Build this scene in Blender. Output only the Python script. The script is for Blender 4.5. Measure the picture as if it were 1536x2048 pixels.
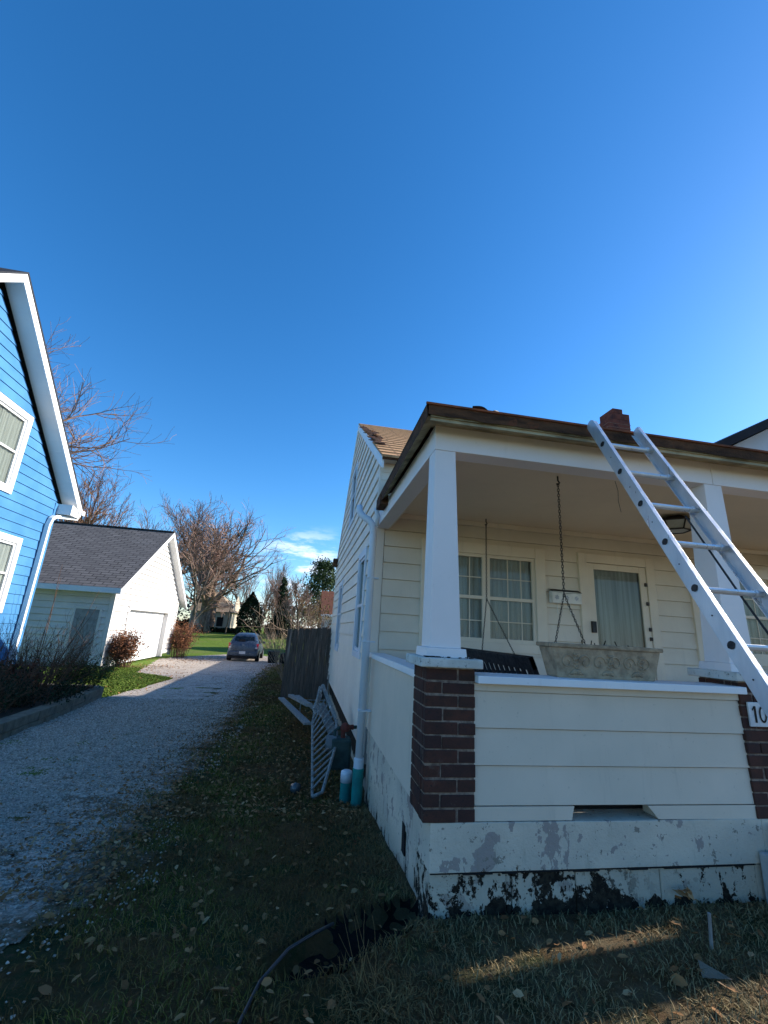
import bpy, math, random
import numpy as np
from mathutils import Vector, Matrix, noise
R = math.radians
random.seed(7); rng = np.random.default_rng(7)
for o in list(bpy.data.objects): bpy.data.objects.remove(o)
S = bpy.context.scene; COL = S.collection

# ------------------------------------------------------------ camera
CAMZ = 1.42
cam = bpy.data.cameras.new('camera'); co = bpy.data.objects.new('camera', cam); COL.objects.link(co)
yaw, pit, rol = R(9.34), R(15.5), R(3.34)
f = Vector((math.sin(yaw)*math.cos(pit), math.cos(yaw)*math.cos(pit), math.sin(pit)))
r_ = Vector((math.cos(yaw), -math.sin(yaw), 0)); u_ = r_.cross(f)
r2 = math.cos(rol)*r_ + math.sin(rol)*u_; u2 = -math.sin(rol)*r_ + math.cos(rol)*u_
m = Matrix((r2, u2, -f)).transposed().to_4x4(); m.translation = (0, 0, CAMZ)
co.matrix_world = m
cam.sensor_fit = 'HORIZONTAL'; cam.sensor_width = 36; cam.lens = 863/1536*36
cam.clip_start = 0.05; cam.clip_end = 6000
S.camera = co
S.render.resolution_x = 768; S.render.resolution_y = 1024

# ------------------------------------------------------------ light
SUN = Vector((1, .15, .45)).normalized()
SEL = math.asin(SUN.z); SAZ = math.atan2(SUN.x, SUN.y)
w = bpy.data.worlds.new('World'); S.world = w; w.use_nodes = True
nt = w.node_tree; nt.nodes.clear()
sky = nt.nodes.new('ShaderNodeTexSky'); sky.sky_type = 'NISHITA'; sky.sun_disc = False
sky.sun_elevation = SEL; sky.sun_rotation = SAZ; sky.altitude = 200
sky.air_density = 1.0; sky.dust_density = 0.35; sky.ozone_density = 5.0
hs = nt.nodes.new('ShaderNodeHueSaturation'); hs.inputs['Saturation'].default_value = 1.215
nt.links.new(sky.outputs[0], hs.inputs['Color'])
bg = nt.nodes.new('ShaderNodeBackground'); bg.inputs['Strength'].default_value = 0.13
# thin clouds low over the horizon, fixed in the sky
tc = nt.nodes.new('ShaderNodeTexCoord')
mp = nt.nodes.new('ShaderNodeMapping'); mp.inputs['Scale'].default_value = (9, 9, 34)
nz = nt.nodes.new('ShaderNodeTexNoise'); nz.inputs['Scale'].default_value = 1.0; nz.inputs['Detail'].default_value = 7; nz.inputs['Roughness'].default_value = .6
nt.links.new(tc.outputs['Generated'], mp.inputs[0]); nt.links.new(mp.outputs[0], nz.inputs[0])
def mrange(nt, src, a, b, c=0., d=1.):
    n = nt.nodes.new('ShaderNodeMapRange'); n.interpolation_type = 'SMOOTHSTEP'
    n.inputs[1].default_value = a; n.inputs[2].default_value = b; n.inputs[3].default_value = c; n.inputs[4].default_value = d
    nt.links.new(src, n.inputs[0]); return n.outputs[0]
def mth(nt, op, a, b=None):
    n = nt.nodes.new('ShaderNodeMath'); n.operation = op
    for i, v in enumerate((a, b)):
        if v is None: continue
        if isinstance(v, (int, float)): n.inputs[i].default_value = v
        else: nt.links.new(v, n.inputs[i])
    return n.outputs[0]
sp = nt.nodes.new('ShaderNodeSeparateXYZ'); nt.links.new(tc.outputs['Generated'], sp.inputs[0])
lowband = mrange(nt, sp.outputs[2], .235, .15)
aroundx = mrange(nt, mth(nt, 'ABSOLUTE', mth(nt, 'ADD', sp.outputs[0], .02)), .12, .02)
fac = mth(nt, 'MULTIPLY', mth(nt, 'MULTIPLY', mrange(nt, nz.outputs[0], .44, .60), lowband), mth(nt, 'MULTIPLY', aroundx, .85))
mxc = nt.nodes.new('ShaderNodeMix'); mxc.data_type = 'RGBA'; mxc.inputs[7].default_value = (5.2, 5.6, 6.4, 1)
nt.links.new(fac, mxc.inputs[0]); nt.links.new(hs.outputs[0], mxc.inputs[6])
nt.links.new(mxc.outputs[2], bg.inputs[0])
ow = nt.nodes.new('ShaderNodeOutputWorld'); nt.links.new(bg.outputs[0], ow.inputs[0])
sl = bpy.data.lights.new('sun', 'SUN'); sl.energy = 4.7; sl.angle = R(.5); sl.color = (1, .93, .82)
so = bpy.data.objects.new('sun', sl); COL.objects.link(so); so.rotation_euler = (-SUN).to_track_quat('-Z', 'Y').to_euler()
so.location = (20, 3, 12)
S.view_settings.view_transform = 'Standard'; S.view_settings.look = 'None'
S.view_settings.exposure = 1.0; S.view_settings.gamma = 1
try:
    S.cycles.max_bounces = 6; S.cycles.transparent_max_bounces = 12
except Exception: pass

# ------------------------------------------------------------ materials
class MT:
    """small node-tree helper"""
    def __init__(s, name, spec=.15):
        s.m = bpy.data.materials.new(name); s.m.use_nodes = True; s.nt = s.m.node_tree
        s.b = s.nt.nodes['Principled BSDF']; s.b.inputs['Specular IOR Level'].default_value = spec; s.tc = s.nt.nodes.new('ShaderNodeTexCoord')
        g = s.nt.nodes.new('ShaderNodeNewGeometry'); s.pos = g.outputs['Position']
    def lk(s, a, b): s.nt.links.new(a, b)
    def map(s, scale=(1, 1, 1), rot=(0, 0, 0), src=None):
        n = s.nt.nodes.new('ShaderNodeMapping'); n.inputs['Scale'].default_value = scale; n.inputs['Rotation'].default_value = rot
        s.lk(src or s.pos, n.inputs[0]); return n.outputs[0]
    def noise(s, scale, detail=4, rough=.6, vec=None, dist=0):
        n = s.nt.nodes.new('ShaderNodeTexNoise'); n.inputs['Scale'].default_value = scale; n.inputs['Detail'].default_value = detail
        n.inputs['Roughness'].default_value = rough; n.inputs['Distortion'].default_value = dist
        s.lk(vec or s.pos, n.inputs[0]); return n.outputs[0]
    def voro(s, scale, vec=None, feat='F1', out=0):
        n = s.nt.nodes.new('ShaderNodeTexVoronoi'); n.inputs['Scale'].default_value = scale; n.feature = feat
        s.lk(vec or s.pos, n.inputs['Vector']); return n.outputs[out]
    def rng(s, src, a, b, c=0., d=1.): return mrange(s.nt, src, a, b, c, d)
    def math(s, op, a, b=None): return mth(s.nt, op, a, b)
    def xyz(s, src=None):
        n = s.nt.nodes.new('ShaderNodeSeparateXYZ'); s.lk(src or s.pos, n.inputs[0]); return n.outputs
    def mix(s, fac, a, b, mode='MIX'):
        n = s.nt.nodes.new('ShaderNodeMix'); n.data_type = 'RGBA'; n.blend_type = mode
        for i, v in ((0, fac), (6, a), (7, b)):
            if isinstance(v, (int, float)): n.inputs[i].default_value = v
            elif isinstance(v, tuple): n.inputs[i].default_value = (*v, 1) if len(v) == 3 else v
            else: s.lk(v, n.inputs[i])
        return n.outputs[2]
    def col(s, c):
        if isinstance(c, tuple): s.b.inputs['Base Color'].default_value = (*c, 1)
        else: s.lk(c, s.b.inputs['Base Color'])
    def rough(s, v):
        if isinstance(v, (int, float)): s.b.inputs['Roughness'].default_value = v
        else: s.lk(v, s.b.inputs['Roughness'])
    def bump(s, h, strength=.3, dist=.01):
        n = s.nt.nodes.new('ShaderNodeBump'); n.inputs['Strength'].default_value = strength; n.inputs['Distance'].default_value = dist
        s.lk(h, n.inputs['Height']); s.lk(n.outputs[0], s.b.inputs['Normal'])

def simple(name, c, rough=.6, c2=None, sc=6, metal=0, bump=0, bsc=40, spec=None, stretch=(1, 1, 1)):
    t = MT(name); c2 = c2 or tuple(x*.7 for x in c)
    v = t.map(stretch)
    n = t.noise(sc, 5, .65, v)
    t.col(t.mix(t.rng(n, .35, .68), c, c2)); t.rough(t.rng(t.noise(sc*2.3, 3, .6, v), .3, .7, max(rough-.12, .05), min(rough+.12, 1)))
    t.b.inputs['Metallic'].default_value = metal
    t.b.inputs['Specular IOR Level'].default_value = spec if spec is not None else (.5 if rough < .5 or metal else .15)
    if bump: t.bump(t.noise(bsc, 5, .6, v), bump, .01)
    return t.m

def siding_mat(name, c, c2, dirt=(.30, .27, .22), damt=.35, rough=.55):
    t = MT(name)
    a = t.mix(t.rng(t.noise(1.3, 4), .3, .7), c, c2)
    streak = t.noise(3.0, 6, .7, t.map((4, 4, .35)))
    a = t.mix(t.math('MULTIPLY', t.rng(streak, .55, .8), damt), a, dirt)
    speck = t.noise(38, 3, .6)
    a = t.mix(t.math('MULTIPLY', t.rng(speck, .66, .74), damt*.9), a, tuple(x*.7 for x in dirt))
    t.col(a); t.rough(rough); t.bump(t.noise(60, 4, .6, t.map((1, 1, 3))), .12, .004)
    return t.m

M = {}
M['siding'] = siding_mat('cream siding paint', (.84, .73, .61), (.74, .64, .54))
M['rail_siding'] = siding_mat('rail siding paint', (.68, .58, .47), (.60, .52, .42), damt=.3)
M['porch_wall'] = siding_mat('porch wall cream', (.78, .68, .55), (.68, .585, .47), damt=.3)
M['trim'] = siding_mat('white trim paint', (.80, .80, .80), (.72, .73, .74), damt=.2, rough=.4)
M['cream_trim'] = siding_mat('cream trim paint', (.82, .70, .55), (.72, .61, .48), damt=.25, rough=.5)
M['ceiling'] = siding_mat('porch ceiling paint', (.82, .67, .50), (.76, .62, .46), damt=.12)
M['blue_siding'] = siding_mat('blue siding paint', (.072, .222, .43), (.050, .175, .36), dirt=(.035, .12, .26), damt=.35, rough=.5)
M['garage_siding'] = siding_mat('white clapboard', (.66, .63, .60), (.58, .56, .53), damt=.25)
M['white'] = simple('white enamel', (.82, .82, .82), .35, (.76, .76, .76), 3)
M['soffit'] = siding_mat('soffit white', (.78, .78, .77), (.72, .72, .72), damt=.1)
M['dark'] = simple('dark recess', (.012, .012, .014), .8, (.02, .018, .016))
M['column'] = siding_mat('column paint', (.84, .76, .74), (.78, .71, .69), damt=.12, rough=.45)

def glass_mat(name, tint=(.5, .6, .65), trans=.55):
    t = MT(name); t.b.inputs['Base Color'].default_value = (*[x*.05 for x in tint], 1); t.rough(.04)
    t.b.inputs['Specular IOR Level'].default_value = .9
    tr = t.nt.nodes.new('ShaderNodeBsdfTransparent'); tr.inputs[0].default_value = (*tint, 1)
    mx = t.nt.nodes.new('ShaderNodeMixShader'); mx.inputs[0].default_value = trans
    out = [n for n in t.nt.nodes if n.type == 'OUTPUT_MATERIAL'][0]
    t.lk(t.b.outputs[0], mx.inputs[1]); t.lk(tr.outputs[0], mx.inputs[2]); t.lk(mx.outputs[0], out.inputs[0])
    return t.m
M['glass'] = glass_mat('window glass', (.9, .93, .92), .8)
M['mirror_glass'] = glass_mat('reflecting window glass', (.3, .4, .5), .25)
M['car_glass'] = glass_mat('car glass', (.30, .38, .38), .45)

def curtain_mat(name, c, c2, vert=(26, 26, .6)):
    t = MT(name); n = t.noise(1.0, 4, .6, t.map(vert)); t.col(t.mix(t.rng(n, .3, .7), c, c2)); t.rough(.9)
    return t.m
M['curtain'] = curtain_mat('sheer curtain', (.95, .92, .86), (.62, .60, .55))
M['curtain_dark'] = curtain_mat('dim sheer curtain', (.86, .84, .78), (.52, .50, .47))
M['curtain_light'] = curtain_mat('pale curtain', (.72, .70, .62), (.45, .43, .36))

def brick_face():
    t = MT('dark red brick')
    n = t.noise(9, 5, .7); a = t.mix(t.rng(n, .3, .7), (.10, .040, .028), (.050, .028, .022))
    g_ = t.nt.nodes.new('ShaderNodeNewGeometry'); a = t.mix(t.math('MULTIPLY', g_.outputs['Random Per Island'], .7), a, (.045, .026, .026))
    a = t.mix(t.rng(t.noise(90, 3, .6), .55, .75), a, (.03, .024, .024))
    a = t.mix(t.math('MULTIPLY', t.rng(t.noise(3.1, 6, .75), .6, .72), .35), a, (.2, .17, .15))
    t.col(a); t.rough(.85); t.bump(t.noise(110, 5, .7), .5, .004); return t.m
M['brick'] = brick_face()
M['mortar'] = simple('mortar', (.27, .20, .155), .95, (.12, .085, .07), 30, bump=.5)
M['chim_brick'] = simple('chimney brick', (.16, .055, .04), .9, (.07, .03, .028), 7, bump=.4)
M['cap_stone'] = None
def capstone():
    t = MT('concrete cap paint'); n = t.noise(28, 6, .75)
    a = t.mix(t.rng(t.noise(6, 4), .35, .7), (.62, .62, .58), (.46, .46, .42))
    a = t.mix(t.rng(n, .57, .64), a, (.12, .11, .09)); t.col(a); t.rough(.8); t.bump(n, .5, .006); return t.m
M['cap_stone'] = capstone()

def found_mat(name, side=False):
    t = MT(name); P = t.xyz(); z = P[2]; x = P[0]; y = P[1]
    base = t.mix(t.rng(t.noise(2.2, 5), .3, .7), (.64, .56, .45), (.50, .45, .37))
    p1 = t.noise(6.5, 5, .62, t.map((1.25, 1.25, 1)), .25)
    thr = t.rng(x, 1.2, 2.1, 0., .05) if not side else None
    pp = t.math('SUBTRACT', p1, thr) if thr is not None else p1
    base = t.mix(t.rng(pp, .565, .58), base, (.33, .28, .25))
    base = t.mix(t.rng(t.noise(15, 5, .7), .62, .635), base, (.25, .22, .18))
    base = t.mix(t.rng(t.noise(26, 4, .7), .68, .70), base, (.06, .05, .035))
    base = t.mix(t.math('MULTIPLY', t.rng(t.noise(5, 5, .7, t.map((3, 3, .5))), .56, .75), .45), base, (.24, .22, .16))
    n7 = t.noise(8, 7, .75); n3 = t.noise(4.4, 6, .68, t.map((1.4, 1.4, 1)), .3)
    black = t.mix(t.rng(t.noise(40, 4), .4, .6), (.012, .010, .008), (.035, .029, .02))
    if not side:
        below = t.rng(z, .182, .176)
        # rot climbs from the soil and is worst in the middle of the wall
        xs_ = t.math('MAXIMUM', t.rng(x, 1.15, 1.0, -.05, .0), t.rng(t.math('ABSOLUTE', t.math('SUBTRACT', x, 1.55)), .62, .25, -.16, .055))
        g = t.math('ADD', t.math('ADD', n3, t.math('MULTIPLY', t.math('SUBTRACT', n7, .5), .55)), xs_)
        g = t.math('ADD', g, t.rng(z, .07, -.03, 0, .17))
        low = t.math('MULTIPLY', t.rng(g, .575, .59), below)
        base = t.mix(t.math('MULTIPLY', below, .4), base, (.34, .30, .22))
        low = t.math('MAXIMUM', low, t.math('MULTIPLY', t.math('MULTIPLY', t.rng(t.noise(17, 6, .75, t.map((1, 1, .8))), .535, .55), below), t.rng(x, 2.25, 1.75)))
        # dark crumbs along the top and foot of the upper band
        rim_ = t.math('MULTIPLY', t.rng(n7, .60, .63), t.math('MAXIMUM', t.rng(z, .245, .19), t.rng(z, .385, .415)))
        base = t.mix(t.math('MULTIPLY', rim_, t.rng(x, 2.1, 1.1, .25, 1)), base, (.07, .05, .035))
    else:
        g = t.math('ADD', t.math('ADD', t.noise(4, 6, .7, t.map((1, 1.6, .55))), t.math('MULTIPLY', t.math('SUBTRACT', n7, .5), .4)), t.rng(z, .16, -.25, -.13, .10))
        g = t.math('ADD', g, t.rng(y, 3.4, 2.8, -.02, .10))
        low = t.rng(g, .585, .60)
        base = t.mix(t.math('MULTIPLY', t.rng(z, .12, -.1), .5), base, (.36, .33, .25))
    base = t.mix(low, base, black)
    t.col(base); t.rough(.8)
    t.bump(t.math('ADD', t.math('MULTIPLY', low, -2.), t.noise(50, 5, .7)), .8, .01)
    return t.m
M['found'] = found_mat('peeling painted foundation'); M['found_side'] = found_mat('peeling side foundation', True)
def found_back():
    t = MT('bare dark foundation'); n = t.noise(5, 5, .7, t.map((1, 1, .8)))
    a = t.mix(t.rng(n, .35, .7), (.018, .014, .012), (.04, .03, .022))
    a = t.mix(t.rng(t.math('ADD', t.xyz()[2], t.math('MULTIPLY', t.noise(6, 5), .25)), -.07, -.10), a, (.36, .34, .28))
    t.col(a); t.rough(.9); t.bump(n, .6, .02); return t.m
M['found_back'] = found_back()

def shingle_mat(name, c, c2, c3, course=.2, tab=.42, axis='x', bump=.8):
    t = MT(name)
    # brick pattern in roof-local object coordinates (u along eave, v up the slope) carried by UVs
    uv = t.tc.outputs['UV']
    b = t.nt.nodes.new('ShaderNodeTexBrick'); b.inputs['Scale'].default_value = 1
    b.inputs['Brick Width'].default_value = tab; b.inputs['Row Height'].default_value = course; b.inputs['Mortar Size'].default_value = .02
    b.inputs['Mortar Smooth'].default_value = .3; b.offset = .5
    b.inputs['Color1'].default_value = (*c, 1); b.inputs['Color2'].default_value = (*c2, 1); b.inputs['Mortar'].default_value = (*c3, 1)
    t.lk(uv, b.inputs['Vector'])
    a = t.mix(t.math('MULTIPLY', t.rng(t.noise(1.1, 5, .7), .35, .7), .6), b.outputs[0], c2)
    a = t.mix(t.math('MULTIPLY', t.rng(t.noise(120, 2), .4, .6), .35), a, c3)
    t.col(a); t.rough(.95); t.bump(b.outputs['Fac'], -bump, .02); return t.m
M['tan_shingle'] = shingle_mat('tan weathered shingle', (.80, .44, .21), (.62, .34, .16), (.20, .10, .06))
M['grey_shingle'] = shingle_mat('charcoal shingle', (.21, .195, .185), (.14, .13, .125), (.03, .028, .028), .19, .42)
M['dark_shingle'] = shingle_mat('dark house shingle', (.06, .065, .075), (.045, .05, .06), (.02, .02, .025))
M['orange_shingle'] = shingle_mat('rust red shingle', (.22, .085, .05), (.17, .065, .04), (.08, .035, .025))
M['beige_shingle'] = shingle_mat('beige shingle', (.46, .36, .26), (.36, .28, .20), (.16, .12, .09))
def eave_mat():
    t = MT('weathered brown roof edge'); n = t.noise(7, 6, .75, t.map((.6, .6, 3)))
    a = t.mix(t.rng(n, .35, .65), (.045, .026, .018), (.12, .058, .032))
    a = t.mix(t.rng(t.noise(5, 5, .7), .6, .68), a, (.15, .055, .03)); t.col(a); t.rough(.9); t.bump(t.noise(30, 5, .7), .8, .01); return t.m
M['eave'] = eave_mat()
M['under'] = simple('stained soffit board', (.46, .38, .24), .85, (.20, .16, .10), 9, bump=.4, stretch=(.4, 1, 1))
M['alu'] = simple('brushed aluminium', (.66, .66, .67), .38, (.54, .54, .56), 8, metal=.55, bump=.08, bsc=90, stretch=(1, 1, .2))
M['alu_dark'] = simple('dull aluminium', (.30, .33, .37), .42, (.22, .25, .29), 8, metal=.8)
M['black_metal'] = simple('black metal', (.02, .02, .022), .5, (.035, .03, .028), 10, metal=.4)
M['rust_chain'] = simple('dark chain', (.05, .042, .038), .6, (.03, .026, .024), 10, metal=.5)
M['swing_wood'] = simple('black stained wood', (.016, .016, .02), .55, (.03, .03, .034), 12, bump=.3)
M['frost'] = simple('frosted lamp glass', (.55, .55, .5), .5, (.4, .4, .36), 5)
M['stone'] = simple('cast stone planter', (.46, .33, .21), .9, (.27, .19, .12), 14, bump=.6, bsc=70)
M['pvc'] = simple('white pvc', (.62, .66, .72), .4, (.52, .56, .62), 4)
M['teal'] = simple('teal pvc', (.0, .22, .20), .45, (.0, .15, .145), 9)
M['ds'] = siding_mat('downspout paint', (.66, .69, .74), (.56, .60, .66), damt=.25, rough=.45)
M['gas_green'] = simple('grey green metal', (.045, .075, .07), .6, (.03, .05, .047), 8)
M['red_wood'] = simple('faded red brown', (.15, .04, .03), .8, (.08, .03, .025), 20)
def oldwood(name, c, c2):
    t = MT(name); n = t.noise(4, 6, .75, t.map((9, 9, .5)))
    a = t.mix(t.rng(n, .3, .7), c, c2); a = t.mix(t.rng(t.noise(1.2, 4, .6, t.map((6, 6, .35))), .6, .75), a, tuple(min(1, x*2.4) for x in c))
    t.col(a); t.rough(.9); t.bump(n, .6, .008); return t.m
M['fence'] = oldwood('weathered fence board', (.17, .13, .105), (.06, .048, .04))
M['board'] = oldwood('peeling white board', (.34, .33, .31), (.16, .155, .15))
M['post'] = oldwood('utility pole wood', (.13, .10, .075), (.08, .06, .045))
M['block'] = simple('retaining wall block', (.20, .175, .13), .95, (.13, .115, .09), 8, bump=.7, bsc=50)
M['mulch'] = simple('mulch', (.022, .017, .013), 1, (.04, .03, .02), 20, bump=1)
M['soil'] = simple('soil with painted shade', (.006, .0055, .005), 1, (.012, .010, .008), 14, bump=.8, bsc=60)  # near-black colour carries the deep shade of the dug hollow
M['concrete'] = simple('painted concrete step', (.42, .43, .42), .85, (.30, .31, .30), 6, bump=.4)
M['bark'] = simple('grey bark', (.17, .135, .115), .95, (.09, .072, .06), 3, bump=.5, bsc=8)
M['bark_brown'] = simple('brown bark', (.24, .17, .12), .95, (.12, .085, .06), 3, bump=.5, bsc=8)
M['twig'] = simple('twig', (.30, .19, .15), .9, (.19, .125, .10), 3)
M['twig_pale'] = simple('pale sunlit stem', (.34, .25, .17), .8, (.22, .15, .10), 4)
M['twig_red'] = simple('reddish budding twig', (.46, .27, .21), .9, (.32, .20, .16), 2)
M['twig_orange'] = simple('orange brown twig', (.24, .135, .085), .9, (.15, .095, .065), 2)
def leafmat(name, c, c2, c3):
    t = MT(name); g = t.nt.nodes.new('ShaderNodeNewGeometry'); r = g.outputs['Random Per Island']
    a = t.mix(r, c, c2); a = t.mix(t.rng(t.noise(1.2, 3), .4, .65), a, c3); t.col(a); t.rough(.8)
    t.b.inputs['Subsurface Weight'].default_value = 0
    return t.m
M['spruce'] = leafmat('spruce needles', (.02, .045, .022), (.035, .06, .028), (.015, .03, .02))
M['arbor'] = leafmat('arborvitae foliage', (.015, .03, .014), (.028, .045, .018), (.01, .02, .01))
M['pine'] = leafmat('pine needles', (.05, .085, .03), (.085, .11, .04), (.025, .05, .025))
M['deadleaf'] = leafmat('russet dead foliage', (.30, .13, .06), (.20, .085, .045), (.14, .06, .035))
M['evergreen'] = leafmat('small green leaves', (.045, .085, .02), (.07, .11, .03), (.03, .05, .015))
M['russet'] = leafmat('russet ground leaves', (.34, .11, .06), (.20, .07, .04), (.10, .04, .03))
M['brownstem'] = simple('brown dead stems', (.14, .075, .05), .9, (.08, .045, .032), 5)
M['darkstem'] = simple('dark shrub stems', (.15, .082, .05), .9, (.08, .045, .03), 5)

def litter_mat():
    t = MT('fallen leaf'); g = t.nt.nodes.new('ShaderNodeNewGeometry'); r = g.outputs['Random Per Island']
    a = t.mix(t.rng(r, 0, .6), (.16, .065, .025), (.30, .155, .065)); a = t.mix(t.rng(r, .84, .97), a, (.46, .29, .15)); t.col(a); t.rough(.85); return t.m
M['litter'] = litter_mat()
def blade_mat():
    t = MT('grass blade'); g = t.nt.nodes.new('ShaderNodeNewGeometry'); r = g.outputs['Random Per Island']
    a = t.mix(t.rng(r, 0, .55), (.062, .070, .008), (.12, .115, .014)); a = t.mix(t.rng(r, .6, .9), a, (.30, .19, .07))
    dry = t.math('MAXIMUM', t.rng(t.noise(1.1, 4, .6), .46, .60), t.math('MULTIPLY', t.rng(t.xyz()[0], -.55, .15), t.rng(t.noise(2.5, 4), .3, .5)))
    a = t.mix(t.math('MULTIPLY', dry, .85), a, t.mix(r, (.21, .105, .038), (.08, .042, .015)))
    xx = t.xyz(); front = t.rng(xx[0], .2, 1.2)
    a = t.mix(t.math('MULTIPLY', front, .75), a, t.mix(r, (.10, .08, .03), (.42, .33, .17)))
    t.col(a); t.rough(.75); return t.m
M['blade'] = blade_mat()
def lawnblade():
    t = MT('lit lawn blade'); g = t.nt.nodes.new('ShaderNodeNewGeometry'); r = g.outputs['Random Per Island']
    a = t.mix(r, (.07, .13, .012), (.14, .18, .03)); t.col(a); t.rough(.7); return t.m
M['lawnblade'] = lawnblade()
def ground_mat():
    t = MT('lawn and dirt'); X = t.xyz()
    n1 = t.noise(.35, 5, .65); n2 = t.noise(4, 5, .7)
    green = t.mix(t.rng(n2, .35, .7), (.09, .155, .012), (.135, .20, .022))
    green = t.mix(t.rng(n1, .45, .7), green, (.15, .17, .04))
    soil = t.mix(t.rng(n2, .3, .7), (.085, .045, .015), (.14, .078, .03))
    mossy = t.mix(t.rng(t.noise(1.4, 5, .7), .45, .6), soil, (.03, .045, .014))
    near = t.rng(X[1], 30, 24)
    yard = t.rng(t.math('ADD', X[0], t.math('MULTIPLY', n1, 1.5)), -2.4, -1.2)
    near = t.math('MULTIPLY', near, yard)
    leafy = t.math('MULTIPLY', t.rng(t.noise(18, 5, .75), .56, .66), t.rng(X[1], 90, 20, .15, .6))
    mossy = t.mix(t.math('MULTIPLY', t.rng(X[0], .2, 1.2), t.rng(n2, .35, .65)), mossy, (.14, .105, .058))
    a = t.mix(near, green, mossy); a = t.mix(t.math('MULTIPLY', leafy, t.rng(X[0], -3.9, -1.5, .25, 1)), a, (.12, .07, .04))
    t.col(a); t.rough(.95); t.bump(t.noise(45, 6, .75), 1, .03); return t.m
M['ground'] = ground_mat()
def gravel_mat():
    t = MT('limestone gravel'); X = t.xyz()
    v = t.voro(48, out=1); vd = t.voro(48)
    sepc = t.nt.nodes.new('ShaderNodeSeparateColor'); t.lk(v, sepc.inputs[0])
    a = t.mix(sepc.outputs[0], (.31, .26, .215), (.62, .53, .45))
    a = t.mix(t.math('MULTIPLY', t.rng(t.noise(1.7, 6, .7), .5, .68), .55), a, (.13, .12, .11))
    dirt = t.math('MULTIPLY', t.rng(t.noise(2.3, 7, .78), .50, .58), t.math('MULTIPLY', t.rng(X[0], -3.6, -2.2), t.rng(X[1], 7.5, 4.5, .25, 1)))
    a = t.mix(t.math('MULTIPLY', dirt, .85), a, t.mix(t.noise(60, 3), (.07, .045, .022), (.13, .09, .05)))
    verge = t.math('MULTIPLY', t.rng(t.math('ADD', X[0], t.math('MULTIPLY', t.math('SUBTRACT', t.noise(3.2, 6, .75), .5), 1.6)), -1.55, -1.0), t.rng(X[1], 24, 12))
    a = t.mix(t.math('MULTIPLY', verge, .93), a, t.mix(t.noise(50, 4), (.045, .032, .013), (.10, .068, .03)))
    leaf = t.math('MULTIPLY', t.rng(t.noise(15, 4, .8), .60, .66), t.rng(X[0], -3.2, -1.0, .25, 1.))
    a = t.mix(leaf, a, (.10, .055, .035))
    t.col(a); t.rough(.9); t.bump(t.math('ADD', t.math('MULTIPLY', vd, -1.), t.noise(30, 4)), .9, .02); return t.m
M['gravel'] = gravel_mat()
def stone_mat():
    t = MT('gravel stone'); g = t.nt.nodes.new('ShaderNodeNewGeometry'); r = g.outputs['Random Per Island']
    t.col(t.mix(r, (.22, .185, .15), (.55, .47, .39))); t.rough(.9); return t.m
M['pebble'] = stone_mat()
M['car_paint'] = simple('slate blue car paint', (.06, .08, .11), .3, (.052, .07, .098), 2, metal=.35)
M['tyre'] = simple('rubber', (.012, .012, .013), .8); M['rim'] = simple('wheel rim', (.25, .26, .28), .4, metal=.7)
M['tail'] = simple('red tail lamp', (.45, .01, .012), .2, (.3, .01, .01)); M['tail_clear'] = simple('clear lamp', (.6, .5, .5), .2)
M['plate'] = simple('licence plate', (.6, .62, .66), .5); M['black_plastic'] = simple('black plastic', (.015, .015, .017), .6)
M['num'] = simple('number plate white', (.72, .72, .72), .5); M['ink'] = simple('black numerals', (.012, .012, .012), .5)
M['paper'] = simple('mailbox enamel', (.85, .80, .72), .5, (.66, .62, .55)); M['motif'] = simple('faded blue motif', (.28, .30, .38), .6)
M['tan_wall'] = siding_mat('tan stucco', (.50, .43, .33), (.42, .36, .28)); M['grey_wall'] = siding_mat('grey siding', (.5, .52, .56), (.45, .47, .5))
M['bin'] = simple('black bin', (.012, .012, .013), .6)
M['rope'] = simple('dark rope', (.05, .05, .055), .9); M['straw'] = simple('dry straw', (.24, .155, .065), .95, (.14, .09, .04), 8)
M['shadepanel'] = simple('window shade', (.62, .61, .55), .9, (.5, .5, .45), 2)
M['hose'] = simple('black edging tube', (.02, .022, .026), .45, (.03, .034, .04), 4)

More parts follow.
